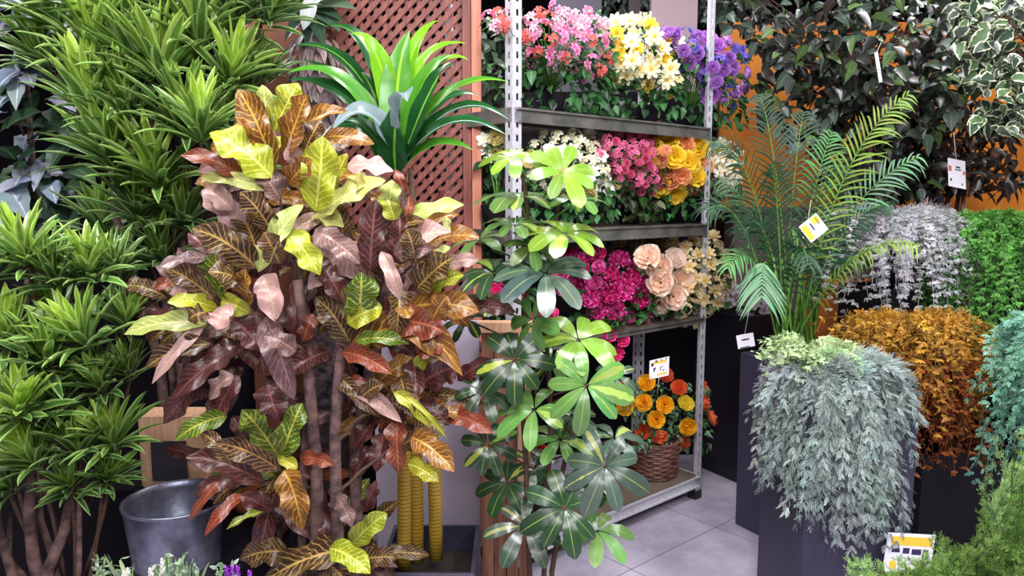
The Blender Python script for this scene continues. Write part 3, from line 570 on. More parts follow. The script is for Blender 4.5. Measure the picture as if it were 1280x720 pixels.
# lilac flowers in planter D
lf = empty('orchid_plant', [cD[0], cD[1], .84], 'few pale lilac orchid blooms in the black planter at the back', 'flowers')
pr = star(S((190, 180, 196)), S((224, 218, 228)), 5, S((180, 150, 120)), .5, .2); me = pr.data('bloom'); me.materials.append(M['petal'])
sm_ = MB()
for x, y in ((905, 370), (918, 362), (930, 392), (942, 380), (950, 372), (955, 388), (938, 398), (962, 378), (912, 378)):
    P = at(x, y, 3.95+random.uniform(-.06, .06)); o = bpy.data.objects.new('bloom', me); COL.objects.link(o); o.parent = lf; o.location = P-worldloc(lf); orient(o, norm(np.array([-.2, -1, .3])+rng.normal(0, .3, 3)), .036)
    b = np.array([cD[0]+.02, cD[1], .85]); sm_.tube([b, (b+P)/2+np.array([0, 0, .05]), P], .003, 5)
sm_.build('stems', M['greenstem'], lf)
# ------------------------------------------------------------------ palm
bp = np.array([at(992, 395, 3.3)[0]-.02, cA[1]+.02, .76])
bp = np.array([cA[0], cA[1], .755])
pa = empty('palm', bp, 'feathery green palm rising from the graphite planter', 'palm')
def frond(tipx, tipy, cx, cy, Yt, col, col2, n=26, L=.16, bx=None, Yb=None, w=.0045, droop=.055, start=.3, hs=1.):
    b = bp+np.array([random.uniform(-.05, .05), random.uniform(-.05, .05), 0]); c = at(cx, cy, (bp[1]+Yt)/2); e = at(tipx, tipy, Yt)
    c2 = c; t = np.linspace(0, 1, 24)[:, None]; C = b*(1-t)**2+2*c2*t*(1-t)+e*t**2
    r = MB(); r.tube(C, np.linspace(.005, .0015, 24), 6)
    T = norm(np.gradient(C, axis=0)); fo = MB()
    k = np.linspace(start, .99, n); idx = k*23; C_ = np.array([np.interp(idx, range(24), C[:, j]) for j in range(3)]).T; T_ = norm(np.array([np.interp(idx, range(24), T[:, j]) for j in range(3)]).T)
    ref = norm(np.array([0, -.55, .8])); Sd = norm(np.cross(T_, ref)); N = np.cross(Sd, T_)
    ln = L*np.sin(PI*np.clip((k-start)/(1.04-start)*.85+.15, 0, 1))**.6
    for s in (-1, 1):
        d = norm(T_*.75+Sd*s*.75*hs+N*.15+rng.normal(0, .05, (n, 3)))
        P2 = C_+d*ln[:, None]-np.array([0, 0, 1])*droop*rng.uniform(.4, 1.4, (n, 1))
        leaves(fo, C_, C_+d*ln[:, None]*.55, P2, w, N, n=6, prof='strap', fold=.3, ca=jit(col, n, .15), cb=jit(col2, n, .15))
    o = fo.build('frond', M['small'], pa); r.build('frond_stalk', M['greenstem'], o)
dk, dk2 = S((32, 66, 42)), S((60, 100, 68)); md, md2 = S((70, 130, 66)), S((120, 170, 100)); lm, lm2 = S((120, 150, 56)), S((176, 196, 100)); gy, gy2 = S((100, 150, 110)), S((150, 190, 150))
for f_ in ((1136, 118, 1030, 190, 2.95, lm, lm2, 30, .15), (1148, 196, 1040, 240, 3.0, gy, gy2, 26, .15), (1146, 306, 1050, 285, 2.75, S((110, 140, 50)), lm2, 26, .10), (950, 118, 975, 190, 3.4, dk, dk2, 28, .17), (888, 178, 955, 170, 3.2, dk, dk2, 28, .17),
           (884, 262, 935, 225, 3.1, dk, dk2, 26, .16), (910, 335, 945, 270, 3.0, md, md2, 22, .12), (1005, 140, 990, 200, 3.5, dk, dk2, 24, .16), (1060, 210, 1010, 250, 3.1, dk, dk2, 26, .16), (1075, 330, 1040, 285, 3.05, dk, dk2, 24, .13),
           (930, 290, 960, 230, 3.2, dk, dk2, 24, .15), (1040, 165, 1010, 240, 3.3, md, md2, 26, .15), (900, 225, 960, 250, 3.3, S((60, 100, 60)), gy2, 24, .15), (1010, 330, 1000, 260, 2.95, dk, dk2, 22, .13), (965, 205, 975, 250, 3.15, dk, dk2, 24, .15), (1110, 255, 1040, 260, 3.0, dk, dk2, 24, .13)):
    frond(*f_)
frond(952, 372, 952, 250, 3.02, gy, gy2, 12, .15, start=.72, w=.006)
cn = MB()
for k in range(16):
    x = random.uniform(958, 1040); b = np.array([cA[0]+random.uniform(-.08, .1), cA[1]+random.uniform(-.06, .06), .76]); e = at(x, random.uniform(285, 330), cA[1]+random.uniform(-.08, .1))
    b[0] += (e[0]-b[0])*.7 if e[0] > b[0]+.05 else 0; b[0] = min(b[0], cA[0]+.12); cn.tube([b, (b+e)/2+rng.normal(0, .006, 3), e], .0055, 6)
cn.build('canes', M['greenstem'], pa)
# ------------------------------------------------------------------ orange boards, terracotta pot, dark panels at the back
m = MB(); P = at(900, 250, 4.75); m.box((P[0]+1.35, 4.75, 1.99), 2.75, .04, 1.2); o_ = m.build('orange_display_board', M['orange'], None, False); tag(o_, 'bright orange display board behind the fig trees', 'display board')
for z_ in (.42, .95):
    pass
m = MB(); m.box((P[0]+1.3, 5.0, .7), 2.7, .1, 1.38); o_ = m.build('dark_display_base', plain('brown_panel', S((70, 42, 34)), .7), None, False); tag(o_, 'dark brown panel below the orange display board', 'panel')
m = MB(); m.box(at(912, 262, 4.6)+np.array([.25, 0, 0]), .62, .25, .03); m.box(at(912, 262, 4.6)+np.array([.25, 0, -.7]), .5, .2, 1.36); o_ = m.build('display_ledge', plain('mauve_ledge', S((120, 92, 98)), .6), None, False); tag(o_, 'narrow mauve ledge at the foot of the orange board', 'ledge')
cP = at(1042, 372, 3.9); tp = MB(); tp.lathe([cP[0], cP[1], .62], [(.001, .001), (.1, .001), (.16, .34), (.155, .42), (.17, .43), (.17, .47), (.15, .47), (.14, .4), (.001, .4)], 36)
tpo = tp.build('terracotta_pot', M['terracotta'], None, True, origin=(cP[0], cP[1], .62)); tag(tpo, 'round orange terracotta pot behind the palm stems', 'pot')
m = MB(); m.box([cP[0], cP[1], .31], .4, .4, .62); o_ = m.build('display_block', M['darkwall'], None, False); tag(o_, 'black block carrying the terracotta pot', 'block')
# back panels above the top shelf
def panel(name, x0, x1, y0, y1, Y, mat, label, cat='panel', zbot=0.):
    a = at(x0, y0, Y); b = at(x1, y0, Y); bot = zbot; top = at((x0+x1)/2, y0, Y)[2]
    m = MB(); m.box([(a[0]+b[0])/2, Y, (top+bot)/2], b[0]-a[0], .06, top-bot); o = m.build(name, mat, None, False); tag(o, label, cat); return o
panel('mauve_board', 814, 872, -40, 95, 4.4, plain('mauve_board', S((150, 128, 136)), .7), 'tall mauve grey board standing behind the daisies')
panel('dark_board', 690, 752, -40, 60, 4.3, plain('dark_mauve', S((52, 44, 60)), .6), 'dark slate board behind the pink geraniums')
panel('timber_post', 786, 800, -40, 60, 4.5, plain('dark_post', S((42, 30, 34)), .6), 'dark slim timber post behind the daisies', 'post')
panel('brown_wall_board', 300, 425, -40, 330, 3.3, plain('terracotta_board', S((120, 66, 46)), .75, 0, .3, 4), 'terracotta brown board beside the lattice trellis')
# grey-green bush at the very back
def bush(name, label, cat, pts, n, size, ca, cb, mat, prof='ovate', wr=.3, stemto=None, droop=.3, ref=(0, -.6, .7)):
    """pts: (px, py, Y, rpx, rY) blobs"""
    P = []; rr = [p[3]**2 for p in pts]
    for i in range(n):
        p = random.choices(pts, rr)[0]; a = random.random()*2*PI; r = math.sqrt(random.random())
        P.append(at(p[0]+p[3]*r*math.cos(a), p[1]+p[3]*r*math.sin(a)*(p[5] if len(p) > 5 else 1), p[2]+random.uniform(-1, 1)*p[4]))
    P = np.array(P); return P
def scatter(mb, P, size, ca, cb, prof='ovate', wr=.3, droop=.5, ref=(0, -.7, .6), spread=1., n=6, fold=.3, wave=.1, out=None):
    N = len(P); D = norm(rng.normal(0, spread, (N, 3))+np.array([0, -.3, -droop])+(0 if out is None else out)); L = size*rng.uniform(.7, 1.3, (N, 1))
    leaves(mb, P, P+D*L*.5+np.array([0, 0, .12])*L, P+D*L-np.array([0, 0, .15])*L, L[:, 0]*wr, norm(np.array(ref)+rng.normal(0, .35, (N, 3))), n=n, prof=prof, fold=fold, wave=wave, ca=ca, cb=cb)
def tree(name, label, cat, blobs, N, size, cols, mat, basept, wr=.34, droop=.5, nb=26, trunk=.018, group=None, twigs=True, prof='ovate', pot=True, spread=1.):
    P = bush(name, label, cat, blobs, N, size, None, None, mat)
    root = empty(name, [basept[0], basept[1], basept[2]], label, cat, group)
    mb = MB(); ci = rng.integers(0, len(cols), N); ca = np.array([c[0] for c in cols])[ci]*(1+rng.normal(0, .15, (N, 1))); cb = np.array([c[1] for c in cols])[ci]
    scatter(mb, P, size, np.clip(ca, 0, .95), np.clip(cb, 0, .95), wr=wr, droop=droop, prof=prof, spread=spread); mb.build('foliage', M[mat], root)
    st = MB(); b = np.array(basept, float); cen = P.mean(0); top = np.array([cen[0]*.6+b[0]*.4, cen[1], cen[2]-.15])
    for k in range(3):
        o = rng.normal(0, .015, 3); st.tube([b+o, (b+top)/2+rng.normal(0, .03, 3), top+rng.normal(0, .05, 3)], [trunk, trunk*.8, trunk*.6], 8)
    st.build('trunk', M['bark'], root)
    if twigs:
        tw = MB()
        for i in rng.integers(0, N, nb):
            q = P[i]; s = top+(np.array([0, 0, 1])*(random.uniform(-.1, .3))); mid = (s+q)/2+np.array([0, 0, .06])+rng.normal(0, .04, 3); t = np.linspace(0, 1, 6)[:, None]
            tw.tube(s*(1-t)**2+2*mid*t*(1-t)+q*t**2, np.linspace(.006, .002, 6), 5)
        tw.build('branches', M['stem'], root)
    if pot:
        pm = MB(); pm.lathe([b[0], b[1], b[2]], [(.001, .002), (.12, .002), (.16, .3), (.15, .3), (.14, .25), (.001, .25)], 28); pm.build('pot', M['black'], root)
    return root
dkf = [(S((36, 44, 34)), S((66, 74, 56))), (S((44, 58, 42)), S((84, 96, 76))), (S((26, 28, 26)), S((54, 54, 48))), (S((48, 38, 34)), S((80, 64, 50))), (S((36, 44, 34)), S((66, 74, 56))), (S((26, 28, 26)), S((54, 54, 48))), (S((74, 92, 80)), S((118, 134, 120))), (S((84, 112, 62)), S((130, 156, 96)))]
tree('weeping_fig', 'dark green weeping fig with drooping leaves in front of the orange board', 'tree', [(1040, 60, 3.9, 80, .3, 1), (1110, 50, 3.8, 90, .3, 1), (1000, 120, 4., 60, .25, 1), (1140, 120, 3.8, 70, .3, .7), (960, 40, 4., 40, .2, 1), (1100, 215, 3.9, 70, .25, .5), (1060, 170, 3.9, 60, .25, .8), (1190, 60, 3.8, 60, .25, 1.1), (930, 10, 3.9, 30, .1, 1)], 1650, .078, dkf, 'ficus', (at(1065, 300, 3.95)[0], 3.95, 0), nb=90, group=None)
tree('weeping_fig', 'brownish thin-leaved fig branches low behind the hanging red-marked tag', 'tree', [(1150, 215, 4.1, 70, .2, .4), (1230, 215, 4.1, 60, .2, .5), (1190, 160, 4.1, 80, .2, .5)], 620, .085, [(S((44, 36, 34)), S((84, 66, 54))), (S((66, 46, 36)), S((110, 76, 50))), (S((34, 38, 34)), S((70, 74, 66)))], 'ficus', (at(1180, 300, 4.15)[0], 4.15, 0), wr=.24, nb=50)
vg = [(S((52, 74, 56)), S((206, 212, 180))), (S((80, 112, 70)), S((222, 226, 190))), (S((36, 48, 40)), S((150, 158, 130)))]
tree('variegated_fig', 'variegated fig with cream-edged leaves at the top right edge', 'tree', [(1240, 40, 3.1, 50, .2, 1.1), (1262, 120, 3.1, 40, .2, 1.2), (1225, 90, 3.1, 25, .15, 1), (1290, 60, 3.1, 50, .2, 1.6), (1212, 20, 3.1, 30, .15, 1), (1240, 150, 3.1, 24, .1, .6)], 470, .062, vg, 'varieg', (at(1330, 600, 3.5)[0], 3.5, 0), wr=.36, nb=40)
tree('grey_leaved_shrub', 'grey-white leaved shrub standing far behind the cream daisies', 'shrub', [(772, 25, 4.7, 24, .1, 1.4), (880, 5, 4.9, 40, .1, .6), (820, -5, 4.9, 30, .1, .6)], 420, .05, [(S((120, 134, 124)), S((180, 190, 180))), (S((60, 72, 62)), S((110, 124, 112)))], 'small', (at(772, 200, 4.75)[0], 4.75, 0), nb=20)
# blade-like dark leaves seen behind the rack's left upright
tree('dark_foliage_plant', 'dim dark green plant behind the left upright of the rack', 'shrub', [(622, 100, 3.5, 26, .1, 3.), (618, 270, 3.4, 22, .1, 2.4)], 220, .07, [(S((36, 50, 38)), S((64, 84, 64))), (S((60, 84, 56)), S((90, 120, 80)))], 'small', (at(612, 300, 3.55)[0], 3.6, 0), nb=16)
m = MB(); m.box((-2.05, 3.42, .78), 3.3, .05, 1.56); o_ = m.build('added_dark_backing', M['darkwall'], None, False); tag(o_, 'low black sheet added for the shade behind the plants on the left', 'display board')  # added black sheet, stands in for the shaded floor between the plants
m = MB(); m.box((.36, 4.25, 1.05), 1.42, .03, 2.1); o_ = m.build('added_dark_backing', M['darkwall'], None, False); tag(o_, 'black sheet added to darken the gaps behind the shelving rack', 'display board')  # added sheet, black so that the gaps behind the rack stay dark
# ------------------------------------------------------------------ trellis
YT = 3.02
tl = empty('lattice_trellis', [at(510, 300, YT)[0], YT, 0], 'reddish-brown wooden lattice trellis behind the corn plant', 'trellis')
x0 = at(405, 100, YT)[0]; x1 = at(580, 100, YT)[0]; zt = 2.62; zb0 = 1.0
lat = MB(); sp_ = .047; wdt = .02
def diag(sgn, y):
    n_ = int((x1-x0+zt-zb0)/sp_)+2
    for k in range(n_):
        c = k*sp_*1.0-(zt-zb0 if sgn > 0 else 0)
        # line: z = zb0 + sgn*(x-x0) - sgn*c ... clip to the panel
        pts = []
        for xx in np.linspace(x0, x1, 60):
            z = zb0+(xx-x0)*1.0-c*1.0 if sgn > 0 else zb0-(xx-x0)*1.6+c*1.6
            if zb0 <= z <= zt: pts.append((xx, z))
        if len(pts) < 2: continue
        a = np.array([pts[0][0], y, pts[0][1]]); b = np.array([pts[-1][0], y, pts[-1][1]]); d = norm(b-a); L_ = np.linalg.norm(b-a)
        lat.box((a+b)/2, L_, .008, wdt, U=d, W=(0, 1, 0), Z=np.cross(d, [0, 1, 0]))
diag(1, YT); diag(-1, YT+.009)
lat.build('lattice', M['redwood'], tl, False)
def postb(xc, w, mat, nm, y=YT, z0=0, z1=2.7, dep=.045):
    q = MB(); q.box([xc, y, (z0+z1)/2], w, dep, z1-z0); q.build(nm, mat, tl, False)
xp = at(584, 100, YT)[0]; postb(xp, .034, M['redwood'], 'frame_post'); postb(xp+.038, .036, M['redwood_l'], 'frame_post', YT-.012, dep=.07)
postb(x0-.015, .035, M['redwood'], 'frame_post')
q = MB(); q.box([(x0+x1)/2, YT, zb0-.02], x1-x0, .045, .05); q.build('frame_rail', M['redwood'], tl, False)
# white panel, crate boards
wp = MB(); a = at(470, 600, 2.7); b = at(600, 600, 2.7); ztp = at(590, 402, 2.7)[2]
wp.box([(a[0]+b[0])/2, 2.72, ztp/2], b[0]-a[0], .03, ztp); o_ = wp.build('white_panel', plain('white_panel', S((162, 152, 168)), .5, 0, .08, 3), None, False); tag(o_, 'upright off-white panel behind the yellow canes', 'panel')
cr = empty('wooden_crate', [at(628, 600, 2.6)[0], 2.62, 0], 'brown wooden crate of vertical planks behind the umbrella plant stems', 'crate')
cx0 = at(602, 560, 2.6)[0]; cx1 = at(664, 560, 2.6)[0]; ct = at(630, 408, 2.6)[2]; nP = 4; wP = (cx1-cx0)/nP
for k in range(nP):
    q = MB(); q.box([cx0+wP*(k+.5), 2.6+.004*(k % 2), ct/2-.01], wP-.004, .016, ct-.02); q.build('plank', M['crate'], cr, False)
q = MB(); q.box([(cx0+cx1)/2, 2.60, ct], cx1-cx0+.02, .06, .035); q.build('top_rail', M['crate_l'], cr, False)
q = MB(); q.box([cx1-.035, 2.584, ct*.62], .03, .012, ct*.6, ); q.build('batten', M['crate_l'], cr, False)
for x_ in (cx0+.01, cx1-.01):
    q = MB(); q.box([x_, 2.69, ct/2], .02, .14, ct-.03); q.build('side_board', M['crate'], cr, False)
# ------------------------------------------------------------------ corn plant (dracaena with yellow canes) in black box planter
plH, cH = planter('box_planter', 'black square planter holding the three ringed yellow canes', at(470, 712, 2.2)[:2], (-.0, 1), .36, .31, at(500, 688, 2.38)[2]+.01, M['planter'], .02, .09)
YC = 2.38
cp = empty('corn_plant', [at(520, 700, YC)[0], YC, .28], 'corn plant with broad glossy green leaves on ringed yellow canes', 'potted plant')
def cane_mat():
    m, nt, b, o = newmat('ringed_yellow_cane'); L = nt.links
    a = nt.nodes.new('ShaderNodeAttribute'); a.attribute_name = 'luv'; sp = nt.nodes.new('ShaderNodeSeparateXYZ'); L.new(a.outputs['Vector'], sp.inputs[0])
    nz = nt.nodes.new('ShaderNodeTexNoise'); nz.inputs['Scale'].default_value = 12; tc = nt.nodes.new('ShaderNodeTexCoord'); L.new(tc.outputs['Object'], nz.inputs[0])
    m1 = nt.nodes.new('ShaderNodeMath'); m1.operation = 'MULTIPLY_ADD'; L.new(sp.outputs[1], m1.inputs[0]); m1.inputs[1].default_value = 78; L.new(nz.outputs['Fac'], m1.inputs[2])
    m2 = nt.nodes.new('ShaderNodeMath'); m2.operation = 'FRACT'; L.new(m1.outputs[0], m2.inputs[0])
    m3 = nt.nodes.new('ShaderNodeMath'); m3.operation = 'GREATER_THAN'; m3.inputs[1].default_value = .8; L.new(m2.outputs[0], m3.inputs[0])
    mx = nt.nodes.new('ShaderNodeMix'); mx.data_type = 'RGBA'; mx.inputs['A'].default_value = (*S((182, 146, 44)), 1); mx.inputs['B'].default_value = (*S((92, 68, 24)), 1)
    L.new(m3.outputs[0], mx.inputs['Factor']); L.new(mx.outputs['Result'], b.inputs['Base Color']); b.inputs['Roughness'].default_value = .55; return m
CM = cane_mat()
for (xb, yb, xt, yt, Yd) in ((505, 716, 498, 205, 2.36), (521, 700, 503, 215, 2.46), (545, 698, 512, 210, 2.42)):
    a = at(xb, yb, Yd); b = at(xt, yt, 2.40); t = np.linspace(0, 1, 12)[:, None]
    mid = at(xb+(2 if xb < 540 else 0), (yb+yt)/2+60, Yd); C = a*(1-t)**2+2*mid*t*(1-t)+b*t**2; lo = C[:8]; hi = C[7:]; q = MB(); q.tube(lo, np.linspace(.024, .02, len(lo)), 16); q.build('cane', CM, cp)
    q = MB(); q.tube(hi, np.linspace(.0195, .008, len(hi)), 10); q.build('upper_stem', M['stem'], cp)
cl = MB()
def L2(mb, bx, by, tx, ty, cx, cy, w, ca, cb, Yb, Yt, prof='strap', refv=(0, -.7, .7), **k):
    a = at(bx, by, Yb); e = at(tx, ty, Yt); c = at(cx, cy, (Yb+Yt)/2); leaves(mb, a, c, e, w*1.25/F*Yb, refv, ca=ca, cb=cb, prof=prof, **k)
lim, lim2 = S((112, 172, 28)), S((146, 196, 48)); dgn, dgn2 = S((26, 78, 34)), S((60, 120, 56)); mgn, mgn2 = S((74, 140, 34)), S((120, 176, 60)); sil, sil2 = S((120, 138, 142)), S((160, 176, 180))
LF = [
 (500, 170, 549, 25, 505, 40, 9, lim, lim2, 2.36, 2.4), (505, 160, 583, 54, 515, 45, 8, lim, lim2, 2.38, 2.3), (490, 165, 438, 42, 480, 40, 11, lim, lim2, 2.38, 2.3), (488, 165, 405, 32, 470, 20, 9, dgn, mgn2, 2.4, 2.4),
 (496, 175, 512, 38, 492, 90, 17, mgn, lim2, 2.35, 2.36), (505, 165, 586, 75, 545, 52, 7, lim, lim2, 2.36, 2.2), (508, 170, 570, 70, 530, 70, 11, mgn, lim, 2.34, 2.25), (510, 180, 566, 82, 550, 75, 11, dgn, mgn2, 2.3, 2.18),
 (510, 180, 635, 102, 560, 84, 8, mgn, lim2, 2.36, 2.2), (485, 170, 365, 58, 440, 40, 8, dgn, mgn2, 2.42, 2.5), (484, 175, 358, 92, 430, 62, 9, mgn, dgn2, 2.38, 2.3), (484, 180, 360, 100, 430, 92, 10, dgn, dgn2, 2.36, 2.35),
 (490, 180, 415, 163, 455, 108, 13, sil, sil2, 2.32, 2.2), (496, 160, 509, 127, 505, 95, 14, sil, sil2, 2.26, 2.1), (500, 205, 637, 150, 570, 95, 8, dgn, sil2, 2.36, 2.2), (502, 205, 632, 168, 560, 120, 9, dgn, sil2, 2.34, 2.15),
 (502, 210, 592, 188, 545, 160, 8, mgn, dgn2, 2.34, 2.2), (494, 212, 503, 122, 490, 160, 17, dgn, mgn2, 2.34, 2.22), (488, 212, 430, 150, 465, 150, 12, dgn, dgn2, 2.38, 2.3), (498, 212, 535, 150, 520, 160, 13, dgn, mgn, 2.36, 2.3),
 (490, 212, 400, 175, 450, 120, 11, dgn, dgn2, 2.42, 2.4), (500, 190, 540, 110, 520, 120, 14, mgn, mgn2, 2.38, 2.36), (488, 190, 452, 90, 470, 110, 13, dgn, mgn2, 2.4, 2.4), (494, 180, 470, 60, 480, 90, 12, mgn, lim, 2.4, 2.45),
 (500, 190, 600, 120, 550, 100, 9, dgn, dgn2, 2.42, 2.5), (486, 180, 380, 75, 440, 90, 9, dgn, dgn2, 2.44, 2.55)]
for l in LF: L2(cl, *l[:9], l[9], l[10], n=14, fold=.35, wave=.08)
lc = cl.build('leaf_crown', M['corn'], cp)
# yucca behind
yc = empty('yucca', [at(398, 300, 3.0)[0], 2.98, 0], 'yucca with grey-green blades on a thick shaggy trunk at the top', 'potted plant')
tk = MB(); 
b_ = at(400, 175, 2.98); t_ = at(392, 45, 2.98)
tk.tube([[b_[0], b_[1], .25], b_, (b_+t_)/2, t_], [.085, .08, .082, .05], 18); tk.build('trunk', plain('shaggy_bark', S((110, 92, 96)), .9, 0, .6, 30, S((46, 36, 42)), 1.), yc)
sh = MB()
for k in range(110):
    z = random.uniform(0, 1); a = random.uniform(PI*.9, PI*2.1); d = np.array([math.cos(a), math.sin(a), 0]); c = b_*(1-z)+t_*z+d*.078; tdn = np.array([0, 0, -1])
    leaves(sh, c, c+d*.02+tdn*.02, c+d*.03+tdn*random.uniform(.05, .1), .022, d, n=4, prof='lance', ca=jit(S((128, 108, 108)), 1, .35), cb=S((80, 64, 66)))
sh.build('dry_leaf_skirt', M['small'], yc)
cl = MB()
for tx, ty, w, c_ in ((335, 8, 9, dgn), (345, 30, 10, S((60, 84, 70))), (356, 52, 8, S((70, 96, 84))), (384, 62, 9, S((40, 60, 48))), (405, 58, 10, S((60, 88, 64))), (425, 40, 12, S((78, 104, 84))), (446, 12, 11, S((90, 116, 92))), (370, -20, 9, dgn), (410, -30, 9, dgn), (440, -10, 9, S((80, 110, 80))), (430, 28, 8, S((56, 78, 60)))):
    L2(cl, 388, 12, tx, ty, (388+tx)/2, (10+ty)/2-8, w, c_, np.array(c_)*1.6, 2.96, 2.85, n=8, fold=.4, prof='strap')
L2(cl, 386, 0, 379, 38, 388, 18, 11, S((200, 200, 206)), S((226, 226, 230)), 2.9, 2.8, n=8, fold=.2, prof='lance')
cl.build('leaf_crown', M['corn'], yc)
q = MB(); q.lathe([worldloc(yc)[0], 2.98, 0], [(.001, .002), (.13, .002), (.17, .3), (.16, .3), (.15, .26), (.001, .26)], 28); q.build('pot', M['black'], yc)
# ------------------------------------------------------------------ green dracaenas with many leaf rosettes
def rosette(mb, c, R, n, up, ca, cb, w=.1, spread=1.08, grow=1.):
    up = norm(np.asarray(up, float)); x = norm(np.cross(up, [.2, .9, .3])); y = np.cross(up, x)
    k = np.arange(n)+.5; th = k*2.39996+random.random()*6; el = spread*(1-(k/n))**.75+.06
    d = norm(np.cos(el)[:, None]*up+np.sin(el)[:, None]*(np.cos(th)[:, None]*x+np.sin(th)[:, None]*y)+rng.normal(0, .12, (n, 3)))
    L = R*(rng.uniform(.82, 1.1, n)*(.72+.28*np.sin(el/spread*PI*.6)))[:, None]
    P0 = c+up*(k/n)[:, None]*R*.28+d*.012
    P1 = P0+d*L*.55+up*L*.1
    P2 = P0+d*L+np.array([0, 0, -1])*L*(rng.uniform(.02, .3, n)*np.sin(el)**2)[:, None]
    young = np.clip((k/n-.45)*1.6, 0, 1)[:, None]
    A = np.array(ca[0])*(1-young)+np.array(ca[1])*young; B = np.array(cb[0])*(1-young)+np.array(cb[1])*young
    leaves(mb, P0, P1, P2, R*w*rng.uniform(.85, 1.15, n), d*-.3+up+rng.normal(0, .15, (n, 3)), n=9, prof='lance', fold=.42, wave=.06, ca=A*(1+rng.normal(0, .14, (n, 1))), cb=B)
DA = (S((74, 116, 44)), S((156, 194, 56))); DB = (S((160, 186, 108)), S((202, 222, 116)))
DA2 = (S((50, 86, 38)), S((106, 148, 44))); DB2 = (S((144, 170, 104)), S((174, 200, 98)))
def dracaena(label, spots, basexy, Y, potr, trunks, cat='potted plant', n=38, w=.098):
    root = empty('dracaena', [basexy[0], basexy[1], 0], label, cat)
    for (px, py, R, dy, br) in spots:
        mb = MB(); c = at(px, py, Y+dy); up = np.array([(c[0]-basexy[0])*1.1+random.uniform(-.4, .4), -.4+random.uniform(-.3, .15), 1.])
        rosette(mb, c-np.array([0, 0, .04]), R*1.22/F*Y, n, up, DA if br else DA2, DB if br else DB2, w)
        mb.build('leaf_cluster', M['drac'], root)
        s = MB(); t = np.linspace(0, 1, 6)[:, None]
        b = np.array([basexy[0]+(c[0]-basexy[0])*.35, basexy[1]+.05, max(c[2]-.42, .3)]); mid = (b+c)/2+np.array([(c[0]-b[0])*.2, 0, -.02]); s.tube(b*(1-t)**2+2*mid*t*(1-t)+c*t**2, .006, 6); s.build('stem', M['stem'], root)
    for pts, r0, r1 in trunks:
        s = MB(); s.tube([np.array(p) for p in pts], np.linspace(r0, r1, len(pts)), 12); s.build('trunk', M['bark'], root)
    pm = MB(); pm.lathe([basexy[0], basexy[1], 0], [(.001, .002), (potr*.75, .002), (potr, .3), (potr*.94, .3), (potr*.88, .26), (.001, .26)], 32); pm.build('pot', M['black'], root)
    return root
YB = 2.6; bx = at(190, 400, YB)[0]
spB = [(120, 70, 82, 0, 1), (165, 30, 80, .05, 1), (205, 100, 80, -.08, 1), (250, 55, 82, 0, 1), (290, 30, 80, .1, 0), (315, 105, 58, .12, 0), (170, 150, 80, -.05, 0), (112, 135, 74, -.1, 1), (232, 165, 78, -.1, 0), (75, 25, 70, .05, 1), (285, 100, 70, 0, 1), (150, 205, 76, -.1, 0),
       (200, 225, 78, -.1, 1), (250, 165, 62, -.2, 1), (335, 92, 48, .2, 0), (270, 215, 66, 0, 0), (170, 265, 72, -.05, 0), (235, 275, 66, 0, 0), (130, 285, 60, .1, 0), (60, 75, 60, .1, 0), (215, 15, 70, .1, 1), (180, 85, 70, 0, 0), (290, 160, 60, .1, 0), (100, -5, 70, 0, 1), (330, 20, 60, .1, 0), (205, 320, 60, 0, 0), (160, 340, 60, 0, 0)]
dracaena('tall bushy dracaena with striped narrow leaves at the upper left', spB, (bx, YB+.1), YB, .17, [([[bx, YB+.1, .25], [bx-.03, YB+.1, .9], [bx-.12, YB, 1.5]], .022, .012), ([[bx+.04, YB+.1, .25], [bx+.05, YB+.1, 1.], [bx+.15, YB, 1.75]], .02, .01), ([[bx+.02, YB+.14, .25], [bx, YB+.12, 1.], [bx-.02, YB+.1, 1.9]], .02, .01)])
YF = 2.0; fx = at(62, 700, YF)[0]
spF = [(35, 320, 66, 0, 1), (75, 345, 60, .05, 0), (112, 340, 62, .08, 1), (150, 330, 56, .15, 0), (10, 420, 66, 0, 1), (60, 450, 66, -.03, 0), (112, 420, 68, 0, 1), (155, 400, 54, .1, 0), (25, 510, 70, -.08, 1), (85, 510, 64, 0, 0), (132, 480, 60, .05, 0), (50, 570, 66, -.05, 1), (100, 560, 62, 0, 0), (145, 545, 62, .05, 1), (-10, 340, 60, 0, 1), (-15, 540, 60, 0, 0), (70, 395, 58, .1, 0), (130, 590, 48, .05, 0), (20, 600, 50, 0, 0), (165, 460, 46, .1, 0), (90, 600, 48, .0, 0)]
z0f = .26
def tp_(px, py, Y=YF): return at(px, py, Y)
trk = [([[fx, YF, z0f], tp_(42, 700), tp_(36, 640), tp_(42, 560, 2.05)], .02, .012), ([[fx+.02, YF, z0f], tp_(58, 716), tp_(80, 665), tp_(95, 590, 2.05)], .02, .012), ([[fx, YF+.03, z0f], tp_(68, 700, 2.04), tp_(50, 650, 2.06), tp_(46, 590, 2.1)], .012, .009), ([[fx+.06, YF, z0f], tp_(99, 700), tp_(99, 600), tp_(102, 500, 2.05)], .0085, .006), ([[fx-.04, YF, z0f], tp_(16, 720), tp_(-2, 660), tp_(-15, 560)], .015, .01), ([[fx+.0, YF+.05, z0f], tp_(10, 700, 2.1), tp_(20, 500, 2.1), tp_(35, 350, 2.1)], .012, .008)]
dracaena('nearer bushy dracaena with bare forked trunks at the lower left', spF, (fx, YF), YF, .16, trk, n=38, w=.105)
